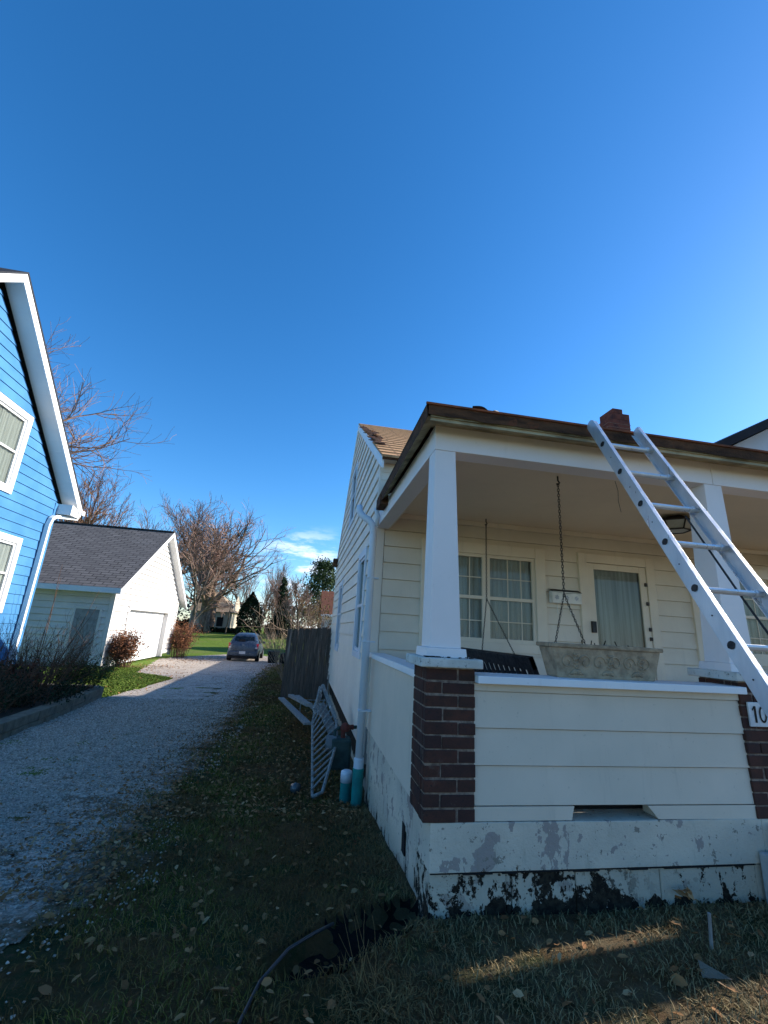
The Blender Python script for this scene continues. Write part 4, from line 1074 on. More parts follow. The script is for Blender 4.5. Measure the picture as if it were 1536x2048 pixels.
# ============================================================ GARAGE
GX = -7.2; GYa, GYb = 18.32, 26.95; GZb = -.46; eav = 2.62; gpk = 5.55; gry = 22.8
ga = thing('white_garage', 'white clapboard garage with grey shingle roof and sunlit gable end', 'garage', (GX, GYa, GZb))
gs0 = (gpk-eav)/(gry-GYa); gs1 = (gpk-eav)/(GYb-gry)
gl2 = lambda z: GYa if z <= eav else GYa+(z-eav)/gs0
gr2 = lambda z: GYb if z <= eav else GYb-(z-eav)/gs1
gdo = (20.0, 25.3, GZb, 1.72)
mb = MB(); siding(mb, (GX, 0, GZb+.12), (0, 1, 0), (1, 0, 0), GZb+.12, gpk-.02, gl2, gr2, .24, [gdo], proud=.045, gap=.034); mb.build('gable_wall', M['garage_siding'], ga)
mb = MB(); fd = (GX-1.23, GX-.40, GZb+.1, 1.62); 
siding(mb, (0, GYa, GZb+.12), (1, 0, 0), (0, -1, 0), GZb+.12, eav, const(GX-7.5), const(GX), .24, [fd], proud=.035, gap=.022); mb.build('front_wall', M['garage_siding'], ga)
MB().box((GX-7.5, GYa+.05, GZb-.3), (GX-.03, GYa+.1, GZb+.12)).box((GX-.1, GYa+.05, GZb-.3), (GX-.02, gdo[0], GZb+.12)).build('footing', M['concrete'], ga)
for a_, b_ in (((GX-.12, GYa-.042, GZb+.1), (GX+.046, GYa+.1, eav)), ((GX-.1, GYb-.1, GZb), (GX+.046, GYb+.02, eav))): MB().box(a_, b_).build('corner_board', M['garage_siding'], ga)
gd = MB().box((GX-.20, gdo[0], GZb), (GX-.17, gdo[1], gdo[3])); gd_ = gd.build('garage_door', M['white'], ga)
pn = MB()
for k in range(4):
    for j in range(8):
        y0 = gdo[0]+.1+j*(gdo[1]-gdo[0]-.1)/8; z0_ = GZb+.08+k*(gdo[3]-GZb-.06)/4
        pn.box((GX-.172, y0, z0_), (GX-.16, y0+.52, z0_+.42))
pn.build('door_panels', M['white'], gd_, bevel=.004)
tr = MB().box((GX-.2, gdo[0]-.14, GZb), (GX+.05, gdo[0], gdo[3]+.14)).box((GX-.2, gdo[1], GZb), (GX+.05, gdo[1]+.14, gdo[3]+.14)).box((GX-.2, gdo[0], gdo[3]), (GX+.07, gdo[1], gdo[3]+.14))
tr.build('door_trim', M['garage_siding'], gd_, bevel=.004)
sd = MB().box((fd[0]-.0, GYa-.01, GZb+.1), (fd[1], GYa+.03, 1.62)); sd_ = sd.build('side_door', simple('grey door paint', (.30, .30, .30), .7), ga)
MB().box((fd[0]-.09, GYa-.03, GZb+.1), (fd[0], GYa+.02, 1.72)).box((fd[1], GYa-.03, GZb+.1), (fd[1]+.09, GYa+.02, 1.72)).box((fd[0], GYa-.028, 1.62), (fd[1], GYa+.02, 1.72)).build('side_door_trim', M['garage_siding'], sd_)
rf = MB(); ov = .42
roof_plane(rf, (GX-8, GYa-ov, eav-ov*gs0+.10), (GX+.36, GYa-ov, eav-ov*gs0+.10), (GX+.36, gry, gpk+.10), (GX-8, gry, gpk+.10))
roof_plane(rf, (GX+.36, GYb+ov*1.3, eav-ov*1.3*gs1+.10), (GX-8, GYb+ov*1.3, eav-ov*1.3*gs1+.10), (GX-8, gry, gpk+.10), (GX+.36, gry, gpk+.10))
rfo = rf.build('roof', M['grey_shingle'], ga)
MB().box((GX-8, gry-.12, gpk+.08), (GX+.36, gry+.12, gpk+.125)).build('ridge_cap', M['grey_shingle'], rfo)
ra = MB()
for (yA, sl__, yB) in ((GYa-ov, gs0, gry), (GYb+ov*1.3, gs1, gry)):
    zA = eav-abs((GYa if yA < gry else GYb)-yA)*sl__
    P, D_ = rk_(yA, zA, yB, gpk, -.12, .095, GX+.33, GX+.35); ra.prism(P, D_)
    P, D_ = rk_(yA, zA, yB, gpk, -.12, -.10, GX+.02, GX+.33); ra.prism(P, D_)
ra.build('rake_board', M['soffit'], rfo)
MB().box((GX-8, GYa-ov-.02, eav-ov*gs0-.10), (GX+.33, GYa-ov, eav-ov*gs0+.095)).box((GX-8, GYa-ov, eav-ov*gs0-.1), (GX+.02, GYa-.02, eav-ov*gs0-.08)).build('eave_board', M['soffit'], rfo)

# ============================================================ SHRUBS AND TREES
def leafcloud(mb, pts, size, flat=.35):
    for p in pts:
        s_ = size*random.uniform(.6, 1.4); a = Vector((random.gauss(0, 1), random.gauss(0, 1), random.gauss(0, 1)*flat+.2)).normalized()
        b = a.orthogonal().normalized(); b.rotate(Matrix.Rotation(random.uniform(0, 6.28), 3, a)); c = a.cross(b)
        p = Vector(p); n = len(mb.v)
        mb.v += [tuple(p-b*s_), tuple(p+c*s_*.5), tuple(p+b*s_), tuple(p-c*s_*.5)]; mb.f.append((n, n+1, n+2, n+3))
def stemtube(mb, path, r0, r1, n=4):
    L = len(path); mb.tube(path, [r0+(r1-r0)*i/(L-1) for i in range(L)], n, cap=False)
def wand(p, d, L, seg=5, wob=.12, droop=0.):
    P = [Vector(p)]; d = Vector(d).normalized()
    for i in range(seg):
        d = (d+Vector((random.gauss(0, wob), random.gauss(0, wob), random.gauss(0, wob)-droop))).normalized(); P.append(P[-1]+d*L/seg)
    return P, d
def bare_shrub(name, label, loc, nst, h, spread, mat, r0=.012, kids=3, leaves=None, group=None, wob=.12, cat='shrub', rad=.25, r1=.002, lsize=.03, lfrac=1.):
    t = thing(name, label, cat, loc, group); st_ = MB(); tips = []
    for k in range(nst):
        a = random.uniform(0, 6.28); rr = rad*random.random()**.5; p = Vector(loc)+Vector((rr*math.cos(a), rr*math.sin(a), -.03))
        d_ = Vector((math.cos(a)*spread*random.random(), math.sin(a)*spread*random.random(), 1)); L = h*random.uniform(.55, 1)
        P, dd_ = wand(p, d_, L, 6, wob); stemtube(st_, P, r0*random.uniform(.6, 1), r1, 4); tips.append(P[-1])
        for q in range(kids):
            i = random.randint(2, 5); dd2 = (P[i]-P[i-1]).normalized()+Vector((random.gauss(0, .6), random.gauss(0, .6), .2))
            P2, _ = wand(P[i], dd2, L*random.uniform(.2, .45), 4, wob*1.4); stemtube(st_, P2, r0*.35, r1*.8, 3); tips += P2[1:]
    st_.build('stems', mat, t)
    if leaves:
        lf = MB(); pts = []
        for p in tips:
            for q in range(leaves[1]): pts.append(p+Vector((random.gauss(0, .06), random.gauss(0, .06), random.gauss(0, .06))))
        leafcloud(lf, pts, lsize, 1.); lf.build('foliage', leaves[0], t)
    return t
# ---- bed shrubs beside the blue house
bare_shrub('bare_shrub', 'large bare brown shrub in the middle of the planting bed', (-5.0, 9.3, -.12), 95, 1.5, 1.0, M['darkstem'], .009, 5, wob=.16, rad=.55)
bare_shrub('bare_shrub', 'tangled bare shrub at the back of the planting bed before the garage', (-5.2, 10.7, -.12), 75, 1.45, .9, M['darkstem'], .009, 5, wob=.16, rad=.5)
bare_shrub('bare_shrub', 'dark low shrub at the front left of the planting bed', (-4.9, 7.9, -.1), 80, .85, 1.0, M['darkstem'], .008, 5, wob=.18, rad=.6, leaves=(M['arbor'], 1), lsize=.022)
bare_shrub('green_shrub', 'small leaved green shrub at the lawn end of the planting bed', (-4.75, 11.15, -.15), 45, .75, .8, M['darkstem'], .006, 5, wob=.15, rad=.3, leaves=(M['evergreen'], 4), lsize=.022)
bare_shrub('russet_shrub', 'low shrub with russet leaves against the blue house corner', (-5.7, 10.35, -.1), 40, .55, .9, M['brownstem'], .006, 3, wob=.2, rad=.35, leaves=(M['russet'], 4), lsize=.045)
bare_shrub('low_ground_cover', 'dark leafy ground cover along the retaining wall top', (-4.7, 9.4, -.12), 60, .4, 1.5, M['darkstem'], .006, 4, wob=.2, rad=.7, leaves=(M['arbor'], 2), lsize=.025)
for (x, y, h, lab) in ((-5.65, 11.0, 2.35, 'tall thin double sapling stem rising left of the garage side door'), (-5.35, 10.9, 1.9, 'thin leaning sapling stem crossing the garage side door')):
    t = thing('sapling', lab, 'sapling', (x, y, -.15), 'thin saplings in the bed'); mb = MB()
    for q in range(2):
        P, _ = wand((x+q*.05, y, -.15), (.05*q+(.35 if h < 2 else .02), 0, 1), h+.3*q, 9, .035); stemtube(mb, P, .012, .003, 5)
    mb.build('stem', M['darkstem'], t)
t = thing('tall_dry_stalk', 'pale dry stalks leaning against the blue house corner', 'plant', (-5.55, 10.6, -.1)); mb = MB()
for q in range(4):
    P, _ = wand((-5.6+q*.03, 10.6, -.1), (.12+.05*q, 0, 1), .9+.15*q, 6, .05); stemtube(mb, P, .007, .003, 4)
mb.build('stalk', M['twig_pale'], t)
ml = thing('path_light', 'small white topped garden light at the foot of the blue wall', 'light', (-5.6, 8.75, -.1))
MB().tube([(-5.6, 9.2, -.1), (-5.6, 9.2, .22)], .012, 6).build('stake', M['black_metal'], ml); MB().box((-5.64, 9.16, .22), (-5.56, 9.24, .29)).build('lamp_head', M['white'], ml, bevel=.01)
# ---- dry bushes at the garage door
def dry_bush(loc, lab, h, rad):
    return bare_shrub('dry_bush', lab, loc, 90, h, .16, M['brownstem'], .010, 6, group='russet bushes at the garage door', rad=rad, wob=.13, leaves=(M['deadleaf'], 2), lsize=.038)
dry_bush((-6.7, 18.95, -.47), 'russet dry bush left of the garage door on the lawn edge', 1.45, .32)
dry_bush((-6.7, 26.9, -.6), 'russet dry bush at the far right corner of the garage', 2.0, .42)

# ---- deciduous trees
def tree(name, label, loc, h, rtrunk, seed, levels=4, spread=.7, mats=('bark', 'twig'), fork=.28, nl=(6, 5, 5, 4), lr=(.62, .6, .55, .5), twr=.02, lean=(0, 0), group=None, up=.10, tipmat=None, multi=1, cat='tree', tn=8, asym=(0, 0, 0), mintwig=.018):
    rs = random.Random(seed); t = thing(name, label, cat, loc, group); tk = MB(); cr = MB(); tp = MB()
    def grow(mb_, p, d, L, r, lev):
        seg = 5 if lev < 2 else 4 if lev == 2 else 3; P = [Vector(p)]; d = Vector(d).normalized(); rr = [r]
        re = r*(.45 if lev else .55)
        for i in range(seg):
            wob = .10 if lev == 0 else .17
            d = (d+Vector((rs.gauss(0, wob), rs.gauss(0, wob), rs.gauss(0, wob)+up*(lev > 0)))).normalized()
            P.append(P[-1]+d*L/seg); rr.append(r+(re-r)*(i+1)/seg)
        target = tk if lev <= 1 else (cr if (lev < levels-1 or tipmat is None) else tp)
        target.tube(P, [max(q, mintwig) for q in rr], tn if lev == 0 else (5 if lev == 1 else 3), cap=False)
        if lev < levels-1:
            n = nl[min(lev, len(nl)-1)]
            for k in range(n):
                f_ = fork+(1-fork)*(k+rs.random())/n if lev == 0 else .2+.8*(k+rs.random())/n
                i = min(seg-1, int(f_*seg)); q = P[i]+(P[i+1]-P[i])*(f_*seg-i)
                base_d = (P[i+1]-P[i]).normalized(); a = base_d.orthogonal().normalized(); a.rotate(Matrix.Rotation(rs.uniform(0, 6.28), 3, base_d))
                an = spread*rs.uniform(.6, 1.2); nd = base_d*math.cos(an)+a*math.sin(an)+Vector(asym)*.5
                rf_ = rr[i]*(.62 if lev == 0 else .58)
                grow(None, q, nd, L*lr[min(lev, len(lr)-1)]*rs.uniform(.7, 1.15)*(1.25-.45*f_ if lev == 0 else 1), rf_, lev+1)
    for k in range(multi):
        a = rs.uniform(0, 6.28); o = Vector((math.cos(a), math.sin(a), 0))*rtrunk*(.8 if multi > 1 else 0)
        dd_ = Vector((lean[0], lean[1], 1))+ (Vector((math.cos(a), math.sin(a), 0))*.28 if multi > 1 else Vector())
        grow(None, Vector(loc)+o-Vector((0, 0, .3)), dd_, h*.55*(1 if k == 0 else .9), rtrunk*(1 if multi == 1 else .75), 0)
    to = tk.build('trunk', M[mats[0]], t, smooth=True)
    c = cr.build('crown', M[mats[1]], t)
    if tp.v: tp.build('twigs', M[tipmat], c)
    return t
tree('bare_tree', 'tall bare tree with spreading branches rising behind the blue house roof', (-23.2, 34, -.6), 27, .5, 11, 5, .78, nl=(13, 9, 8, 7), lr=(.62, .62, .55, .5), fork=.3, tipmat='twig', asym=(.10, 0, -.02), up=.05, mintwig=.011)
tree('maple_tree', 'russet budding tree standing behind the garage roof ridge', (-18.5, 40, -.5), 14.5, .3, 21, 5, .6, nl=(11, 8, 7, 6), tipmat='twig_orange', up=.12, mintwig=.012)
tree('maple_tree', 'greyish russet tree showing between the garage ridge and the gable peak', (-19.5, 62, .2), 19, .35, 23, 5, .6, nl=(10, 8, 7, 5), tipmat='twig_orange', up=.12, mintwig=.016)
tree('shade_tree', 'slender dark bare tree on the lawn right of the garage', (-11.3, 47.9, -.25), 15, .25, 31, 5, .75, nl=(13, 6, 5, 4), tipmat='twig', up=.05, fork=.22, mintwig=.014)
tree('old_maple', 'huge broad bare maple with reddish twig tips beyond the lawn', (-11.9, 59, .15), 17.5, .65, 42, 5, .66, nl=(7, 5, 5, 5), lr=(.80, .62, .52, .45), mats=('bark_brown', 'bark'), tipmat='twig_red', up=.05, fork=.2, multi=3, asym=(.04, 0, 0), mintwig=.015)
rt = thing('hollow_stump', 'pale rooted trunk base at the foot of the huge maple', 'stump', (-12.2, 58, .1)); mb = MB()
for k in range(7):
    a = k*.9; mb.tube([(-12.2+.9*math.cos(a), 57.8+.6*math.sin(a), .0), (-12.1+.45*math.cos(a), 57.8+.3*math.sin(a), .9), (-12.0+.3*math.cos(a), 57.8, 3.0)], [.30, .22, .18], 6)
mb.build('root_flare', M['bark_brown'], rt, smooth=True)
k = 0
for (x, y, h, sd_, lab) in ((-9.8, 74, 14, 51, 'thin grey bare tree behind the tan house roof'), (-7.6, 82, 15, 52, 'grey bare tree above the dark arborvitae'), (-4.8, 84, 11, 53, 'low grey bare tree beside the thin pole'), (-16.5, 78, 15, 54, 'grey bare tree behind the huge maple'), (-2.2, 64, 9, 55, 'upright bare purple grey tree between the two conifers'), (-24, 75, 15, 56, 'far bare tree seen past the right garage eave'), (-.6, 52, 8, 57, 'bare twiggy tree in front of the big pine')):
    tree('bare_tree', lab, (x, y, .25), h, .14, sd_, 4, .5, nl=(12, 9, 7), tipmat=None, up=.14, fork=.12, mintwig=.016, group='bare trees along the far yards')
# ---- conifers
def conifer(name, label, loc, h, rad, mat, seed, kind='spruce', n=70):
    rs = random.Random(seed); t = thing(name, label, 'conifer', loc); tk = MB().tube([(loc[0], loc[1], loc[2]-.2), (loc[0], loc[1], loc[2]+h*.97)], [h*.018, .02], 6); tk.build('trunk', M['bark_brown'], t)
    cr = MB()
    if kind == 'spruce':
        for k in range(n):
            f_ = (k+rs.random())/n; z = loc[2]+h*(.06+.92*f_); R_ = rad*(1-f_)**.85*rs.uniform(.6, 1.1)+.12; a = rs.uniform(0, 6.28)
            pts = []
            for q in range(46):
                s_ = rs.random()**.7; pts.append((loc[0]+math.cos(a)*R_*s_+rs.gauss(0, .10+.08*R_), loc[1]+math.sin(a)*R_*s_+rs.gauss(0, .10+.08*R_), z-.28*R_*s_+rs.gauss(0, .10)))
            leafcloud(cr, pts, .16, 1.)
    elif kind == 'arbor':
        for k in range(n*40):
            f_ = rs.random()**.8; z = loc[2]+h*f_; R_ = rad*math.sin(min(1, (1-f_)*1.5)*math.pi/2)*(.92+.16*noise.noise((z*1.2, k % 7, 0))); a = rs.uniform(0, 6.28); R_ *= rs.uniform(.82, 1.06)
            leafcloud(cr, [(loc[0]+math.cos(a)*R_, loc[1]+math.sin(a)*R_, z)], .17, 1.5)
    else:   # pine: clumps
        for k in range(n):
            f_ = rs.random(); z = loc[2]+h*(.22+.76*f_); R_ = rad*(1-.72*f_**1.8)*rs.random()**.45; a = rs.uniform(0, 6.28); c = Vector((loc[0]+math.cos(a)*R_, loc[1]+math.sin(a)*R_, z))
            cs = rs.uniform(.35, .75)
            leafcloud(cr, [c+Vector((rs.gauss(0, cs), rs.gauss(0, cs), rs.gauss(0, cs*.6))) for q in range(48)], .15, 1.)
    cr.build('crown', mat, t)
    return t
conifer('spruce_tree', 'narrow dark spruce on the skyline right of the pole', (-3.25, 62, .2), 7.9, 1.5, M['spruce'], 3, 'spruce', 60)
conifer('arborvitae', 'dense dark cone shaped arborvitae behind the parked car', (-6.75, 58, .1), 5.2, 1.6, M['arbor'], 4, 'arbor', 110)
conifer('arborvitae', 'smaller dark evergreen bush behind the bare stems left of the fence', (-2.55, 54, .0), 3.6, 1.5, M['arbor'], 5, 'arbor', 80)
conifer('pine_tree', 'large broad green pine above the fence beside the white house wall', (2.0, 60, .2), 10.2, 2.9, M['pine'], 6, 'pine', 190)
# bare many-stemmed shrub behind the fence, sunlit
t = bare_shrub('sunlit_bare_shrub', 'sunlit many stemmed bare shrub rising behind the fence', (-.25, 16.5, -.45), 60, 3.2, .75, M['twig_pale'], .013, 3, rad=.3, wob=.09)
mb = MB()
for P in ([(-.25, 16.5, .9), (.1, 16.3, 1.6), (.5, 16.1, 2.0), (.75, 16, 2.05)], [(-.3, 16.5, 1.2), (-.9, 16.2, 1.35), (-1.5, 16, 1.75), (-1.8, 16, 1.95)], [(-.25, 16.5, .8), (-.8, 16.3, 1.3), (-1.7, 16.1, 1.35), (-2.3, 16, 1.3)]): mb.tube(P, [.014, .012, .01, .005], 4)
mb.build('arching_branch', M['twig_pale'], t)
bare_shrub('vine_bush', 'russet and green climbing bush before the rust roofed garage', (.85, 27, -.5), 60, 4.2, .35, M['twig_orange'], .016, 4, rad=.35, wob=.13, leaves=(leafmat('olive leaves', (.16, .14, .04), (.2, .1, .05), (.1, .09, .03)), 1), lsize=.06)
t = bare_shrub('brush_pile', 'tangle of cut branches on the lawn left of the fence', (-1.9, 40, -.5), 70, 2.2, 2.6, M['twig_pale'], .02, 4, rad=1.5, wob=.25, cat='brush pile')

# ============================================================ BACKGROUND BUILDINGS
th = thing('tan_house', 'tan house with a steep beige roof behind the huge maple', 'house', (-10.5, 66, .2))
MB().box((-14.8, 62, 0), (-9.6, 70, 2.9)).build('wall', M['tan_wall'], th)
MB().prism([(-9.6, 62, 2.9), (-9.6, 70, 2.9), (-9.6, 66, 5.2)], (-.1, 0, 0)).build('gable', M['tan_wall'], th)
rf = MB(); roof_plane(rf, (-15, 61.5, 2.75), (-9.2, 61.5, 2.75), (-12.3, 66, 5.6), (-15, 66, 5.6)); roof_plane(rf, (-9.2, 61.5, 2.75), (-9.2, 70.5, 2.75), (-12.3, 66, 5.6), (-12.3, 66, 5.6))
rf.build('roof', M['beige_shingle'], th)
MB().box((-13.6, 61.95, .9), (-12.7, 62, 2.1)).box((-11.4, 61.95, .9), (-10.6, 62, 2.1)).build('window', M['dark'], th)
og = thing('rust_roofed_garage', 'pale garage with a rust red roof beyond the board fence', 'garage', (3, 36, -.5))
MB().box((1.50, 34, -.6), (7, 40, 2.35)).build('wall', M['garage_siding'], og)
rf = MB(); roof_plane(rf, (1.2, 33.7, 2.45), (7.4, 33.7, 2.45), (7.4, 37, 4.45), (1.2, 37, 4.45)); roof_plane(rf, (7.4, 40.3, 2.45), (1.2, 40.3, 2.45), (1.2, 37, 4.45), (7.4, 37, 4.45)); rf.build('roof', M['orange_shingle'], og)
MB().box((1.2, 33.66, 2.30), (7.4, 33.7, 2.46)).build('fascia', M['white'], og)
MB().prism([(1.52, 34, 2.3), (1.52, 40, 2.3), (1.52, 37, 4.35)], (.1, 0, 0)).build('gable', M['garage_siding'], og)
# long low outbuilding added unseen behind the white house so its eave throws the shade over the rear drive
ob = thing('outbuilding', 'long low outbuilding placed unseen behind the white house to shade the rear drive', 'outbuilding', (4, 19, -.45))
MB().box((1.95, 12.95, -.6), (6.2, 26.6, 2.0)).build('wall', M['garage_siding'], ob)
rf = MB(); roof_plane(rf, (1.78, 26.9, 2.07), (1.78, 12.7, 2.07), (4.1, 12.7, 2.75), (4.1, 26.9, 2.75)); roof_plane(rf, (6.4, 12.7, 2.07), (6.4, 26.9, 2.07), (4.1, 26.9, 2.75), (4.1, 12.7, 2.75)); rf.build('roof', M['grey_shingle'], ob)
# neighbour at the right
nb = thing('grey_neighbour_house', 'grey house with a dark roof peeking over the porch at the right edge', 'house', (17, 16, 0))
yy = 8.0
MB().prism([(9.75, yy+.4, -.5), (16.5, yy+.4, -.5), (16.5, yy+.4, 6.2), (13.1, yy+.4, 8.0), (9.75, yy+.4, 6.2)], (0, 4.2, 0)).build('wall', M['grey_wall'], nb)
rf = MB(); roof_plane(rf, (9.0, yy+5, 6.08), (9.0, yy, 6.08), (13.1, yy, 8.25), (13.1, yy+5, 8.25)); roof_plane(rf, (17.2, yy, 6.08), (17.2, yy+5, 6.08), (13.1, yy+5, 8.25), (13.1, yy, 8.25)); rfo = rf.build('roof', M['dark_shingle'], nb)
MB().prism([(9.0, yy-.02, 5.86), (13.1, yy-.02, 8.03), (13.1, yy-.02, 8.25), (9.0, yy-.02, 6.08)], (0, .03, 0)).build('rake_board', M['dark_shingle'], rfo)
# poles
for (x, y, h, lab) in ((-4.62, 60, 4.8, 'thin utility pole left of the narrow spruce'), (-9.1, 56, 4.6, 'thin leaning pole in front of the tan house')):
    p = thing('utility_pole', lab, 'pole', (x, y, .1), 'thin poles beyond the lawn'); MB().tube([(x, y, -.1), (x+(.25 if x < -8 else -.05), y, .2+h)], [.09, .06], 6).build('pole', M['post'], p)
    if x > -8: MB().box((x-.45, y-.04, h*.82), (x+.45, y+.04, h*.82+.07)).build('crossarm', M['post'], p)
# hedges / far undergrowth
def hedge(name, label, x0, x1, y, z0, h, mat, n, depth=1.2, size=.16):
    mb = MB(); pts = []
    for k in range(n):
        x = random.uniform(x0, x1); hh = h*(.75+.35*noise.noise((x*.7, y, 0))); pts.append((x, y+random.uniform(-depth, depth), z0+hh*random.random()**.7))
    leafcloud(mb, pts, size, 1.); return tag(mb.build(name, mat), label, 'hedge')
hedge('dark_hedge', 'low dark hedge in front of the tan house', -15.5, -8.2, 60.3, .1, 1.0, M['arbor'], 2600)
hedge('far_hedge', 'dark undergrowth line at the far end of the lawn right of the arborvitae', -5.4, 3, 66, .2, 1.5, M['brownstem'], 2600, size=.2)
hedge('left_hedge', 'dark hedge seen past the right corner of the garage', -30, -15, 63, .2, 1.6, M['arbor'], 3000, size=.2)
tag(hedge('far_wood', 'hazy line of distant trees beyond all the yards', -120, 60, 140, .4, 10, simple('distant twigs', (.12, .10, .10), .9, (.08, .07, .07), .4), 9000, 4, .5), cat='wood', kind='stuff')
# dark bin by the car
bn = thing('dark_mound', 'black bin shape, a bushy heap on the lawn between the car and the fence', 'bin', (-1.4, 26.5, -.6))
MB().frustum((-1.75, 25.9, -1.25, 26.5, -.62), (-1.8, 25.8, -1.2, 26.6, -.02)).build('mound_body', M['bin'], bn, bevel=.05)  # box shapes standing for a dark bushy mound
MB().box((-1.15, 25.9, -.6), (-.5, 26.8, -.05)).build('mound_side', M['bin'], bn, bevel=.15)
MB().box((-1.82, 25.78, -.02), (-1.18, 26.62, .03)).build('mound_top', M['bin'], bn, bevel=.02)

# ============================================================ CAR
car = thing('parked_car', 'dark slate blue hatchback parked at the end of the driveway, seen from behind', 'car', (-3.17, 27.9, -.6))
CX, CY, CZ = -3.17, 26.0, -.6
# body sections along y: (y, half width, z bottom, z belt, z roof, roof half width)
secs = [(0.00, .70, .34, .62, .80, .66), (0.06, .80, .24, .70, .98, .72), (0.20, .84, .22, .86, 1.04, .74), (.42, .845, .22, .94, 1.38, .60), (.75, .85, .22, .93, 1.49, .60), (1.6, .85, .22, .91, 1.53, .61), (2.3, .85, .22, .89, 1.47, .59), (3.0, .84, .22, .86, 1.0, .66), (3.55, .80, .24, .74, .82, .62), (3.85, .66, .32, .56, .62, .5)]
body = MB(); ring_n = 14; V_ = []
for (y, hw, zb, zbelt, zro, rw_) in secs:
    half = [(0, zb), (hw*.7, zb), (hw*.96, zb+.07), (hw, (zb+zbelt)/2), (hw*.97, zbelt), (rw_, zro-.06), (rw_*.8, zro), (0, zro+.015)]
    full = half + [(-x, z) for x, z in half[-2:0:-1]]
    V_.append([(CX+x, CY+y, CZ+z) for x, z in full])
nR = len(V_[0]); body.v = [p for r in V_ for p in r]
for i in range(len(V_)-1):
    for k in range(nR): body.f.append((i*nR+k, (i+1)*nR+k, (i+1)*nR+(k+1) % nR, i*nR+(k+1) % nR))
body.f.append(tuple(range(nR))); body.f.append(tuple(range(len(V_)*nR-1, (len(V_)-1)*nR-1, -1)))
bo = body.build('body', M['car_paint'], car, smooth=True, sub=2)
bo.data.polygons.foreach_set('use_smooth', [True]*len(bo.data.polygons))
# rear window following the sloped tailgate
def cp(x, y, z): return (CX+x, CY+y, CZ+z)
MB().add([cp(-.56, .145, .97), cp(.56, .145, .97), cp(.51, .375, 1.31), cp(-.51, .375, 1.31), cp(0, .115, .96), cp(0, .33, 1.34)], [(0, 4, 5, 3), (4, 1, 2, 5)]).prism([cp(-.56, .155, .965), cp(.56, .155, .965), cp(.51, .385, 1.32), cp(-.51, .385, 1.32)], (0, .01, 0)).build('rear_window', M['car_glass'], car)
MB().box(cp(-.30, .17, 1.0), cp(.05, .18, 1.18)).build('headrest', M['black_plastic'], car)
for s_ in (1, -1):
    sgl = MB()
    for pts in ([(.62, .98), (1.35, .97), (1.35, 1.38), (.85, 1.38)], [(1.43, .97), (2.25, .95), (2.0, 1.36), (1.43, 1.38)]):
        P = []
        for y, z in pts: P.append(cp(s_*(.835-.235*(z-.93)/.5+.012), y, z))
        sgl.add(P, [(0, 1, 2, 3) if s_ > 0 else (3, 2, 1, 0)])
    sgl.build('side_window', M['car_glass'], car)
    tl = MB().prism([cp(s_*.60, .02, .72), cp(s_*.80, .05, .70), cp(s_*.815, .14, .98), cp(s_*.70, .10, .96)], (0, .08, 0)); tlo = tl.build('tail_light', M['tail'], car, bevel=.01)
    MB().prism([cp(s_*.63, .008, .72), cp(s_*.76, .025, .71), cp(s_*.77, .04, .78), cp(s_*.66, .03, .79)], (0, .03, 0)).build('reversing_lens', M['tail_clear'], tlo)
    MB().box(cp(s_*.84, 2.15, .92), cp(s_*.99, 2.25, 1.04)).build('wing_mirror', M['car_paint'], car, bevel=.02)
    for y in (.62, 3.1):
        wl = MB(); a = Vector(cp(s_*.66, y, .30)); b = Vector(cp(s_*.865, y, .30))
        wl.tube([a, a+(b-a)*.1, a+(b-a)*.9, b], [.27, .30, .30, .27], 22); wo = wl.build('wheel', M['tyre'], car, smooth=False, bevel=.01)
        MB().tube([b-Vector((s_*.005, 0, 0)), b+Vector((s_*.01, 0, 0))], .19, 18).build('rim', M['rim'], wo)
MB().box(cp(-.80, -.04, .30), cp(.80, .10, .56)).build('bumper', M['car_paint'], car, bevel=.05)
MB().box(cp(-.78, .02, .17), cp(.78, .30, .31)).build('lower_bumper', M['black_plastic'], car, bevel=.03)
MB().box(cp(-.17, -.055, .41), cp(.15, -.042, .55)).build('licence_plate', M['plate'], car, bevel=.004)
MB().box(cp(-.05, .02, .86), cp(.05, .035, .90)).build('badge', M['rim'], car, bevel=.008)
MB().tube([cp(.0, .62, 1.5), cp(0, .35, 1.75)], .006, 4).build('antenna', M['black_plastic'], car)

# ============================================================ NEAR GROUND DETAILS
tag(MB().tube([(-.14, 1.85, .01), (-.08, 2.09, .012), (-.03, 2.26, .012), (.08, 2.44, .012), (.2, 2.56, .0), (.3, 2.66, -.02)], .007, 8).build('black_edging_tube', M['hose'], smooth=True), 'thin black tube curving along the edge of the dug soil', 'tube')
cl = thing('dry_grass_clump', 'pale tangled dry grass clump at the bottom edge beside the dug soil', 'grass clump', (.42, 2.12, 0)); mb = MB()
for k in range(520):
    a = random.uniform(0, 6.28); r = .13*random.random()**.5; p = (.42+r*math.cos(a)*1.2, 2.12+r*math.sin(a)*.7, terr(.42, 2.12)-.01)
    P, _ = wand(p, (math.cos(a)*1.0+random.gauss(0, .3), math.sin(a)*.8+random.gauss(0, .3), .9), random.uniform(.05, .12), 5, .4, .3); stemtube(mb, P, .0016, .0007, 3)
mb.build('blades', M['straw'], cl)
mb = MB()
for k in range(7):
    P, _ = wand((.40+random.uniform(-.05, .05), 2.15, .02), (random.uniform(-.9, .4), random.uniform(.2, .8), .9), random.uniform(.16, .30), 5, .08); stemtube(mb, P, .0013, .0008, 3)
mb.build('long_stalk', M['straw'], cl)
sk = thing('wooden_stake', 'thin pale wooden stake standing in the grass below the porch', 'stake', (2.14, 2.3, 0)); MB().tube([(2.14, 2.29, -.05), (2.135, 2.27, .16)], .008, 6).build('stake', M['board'], sk)
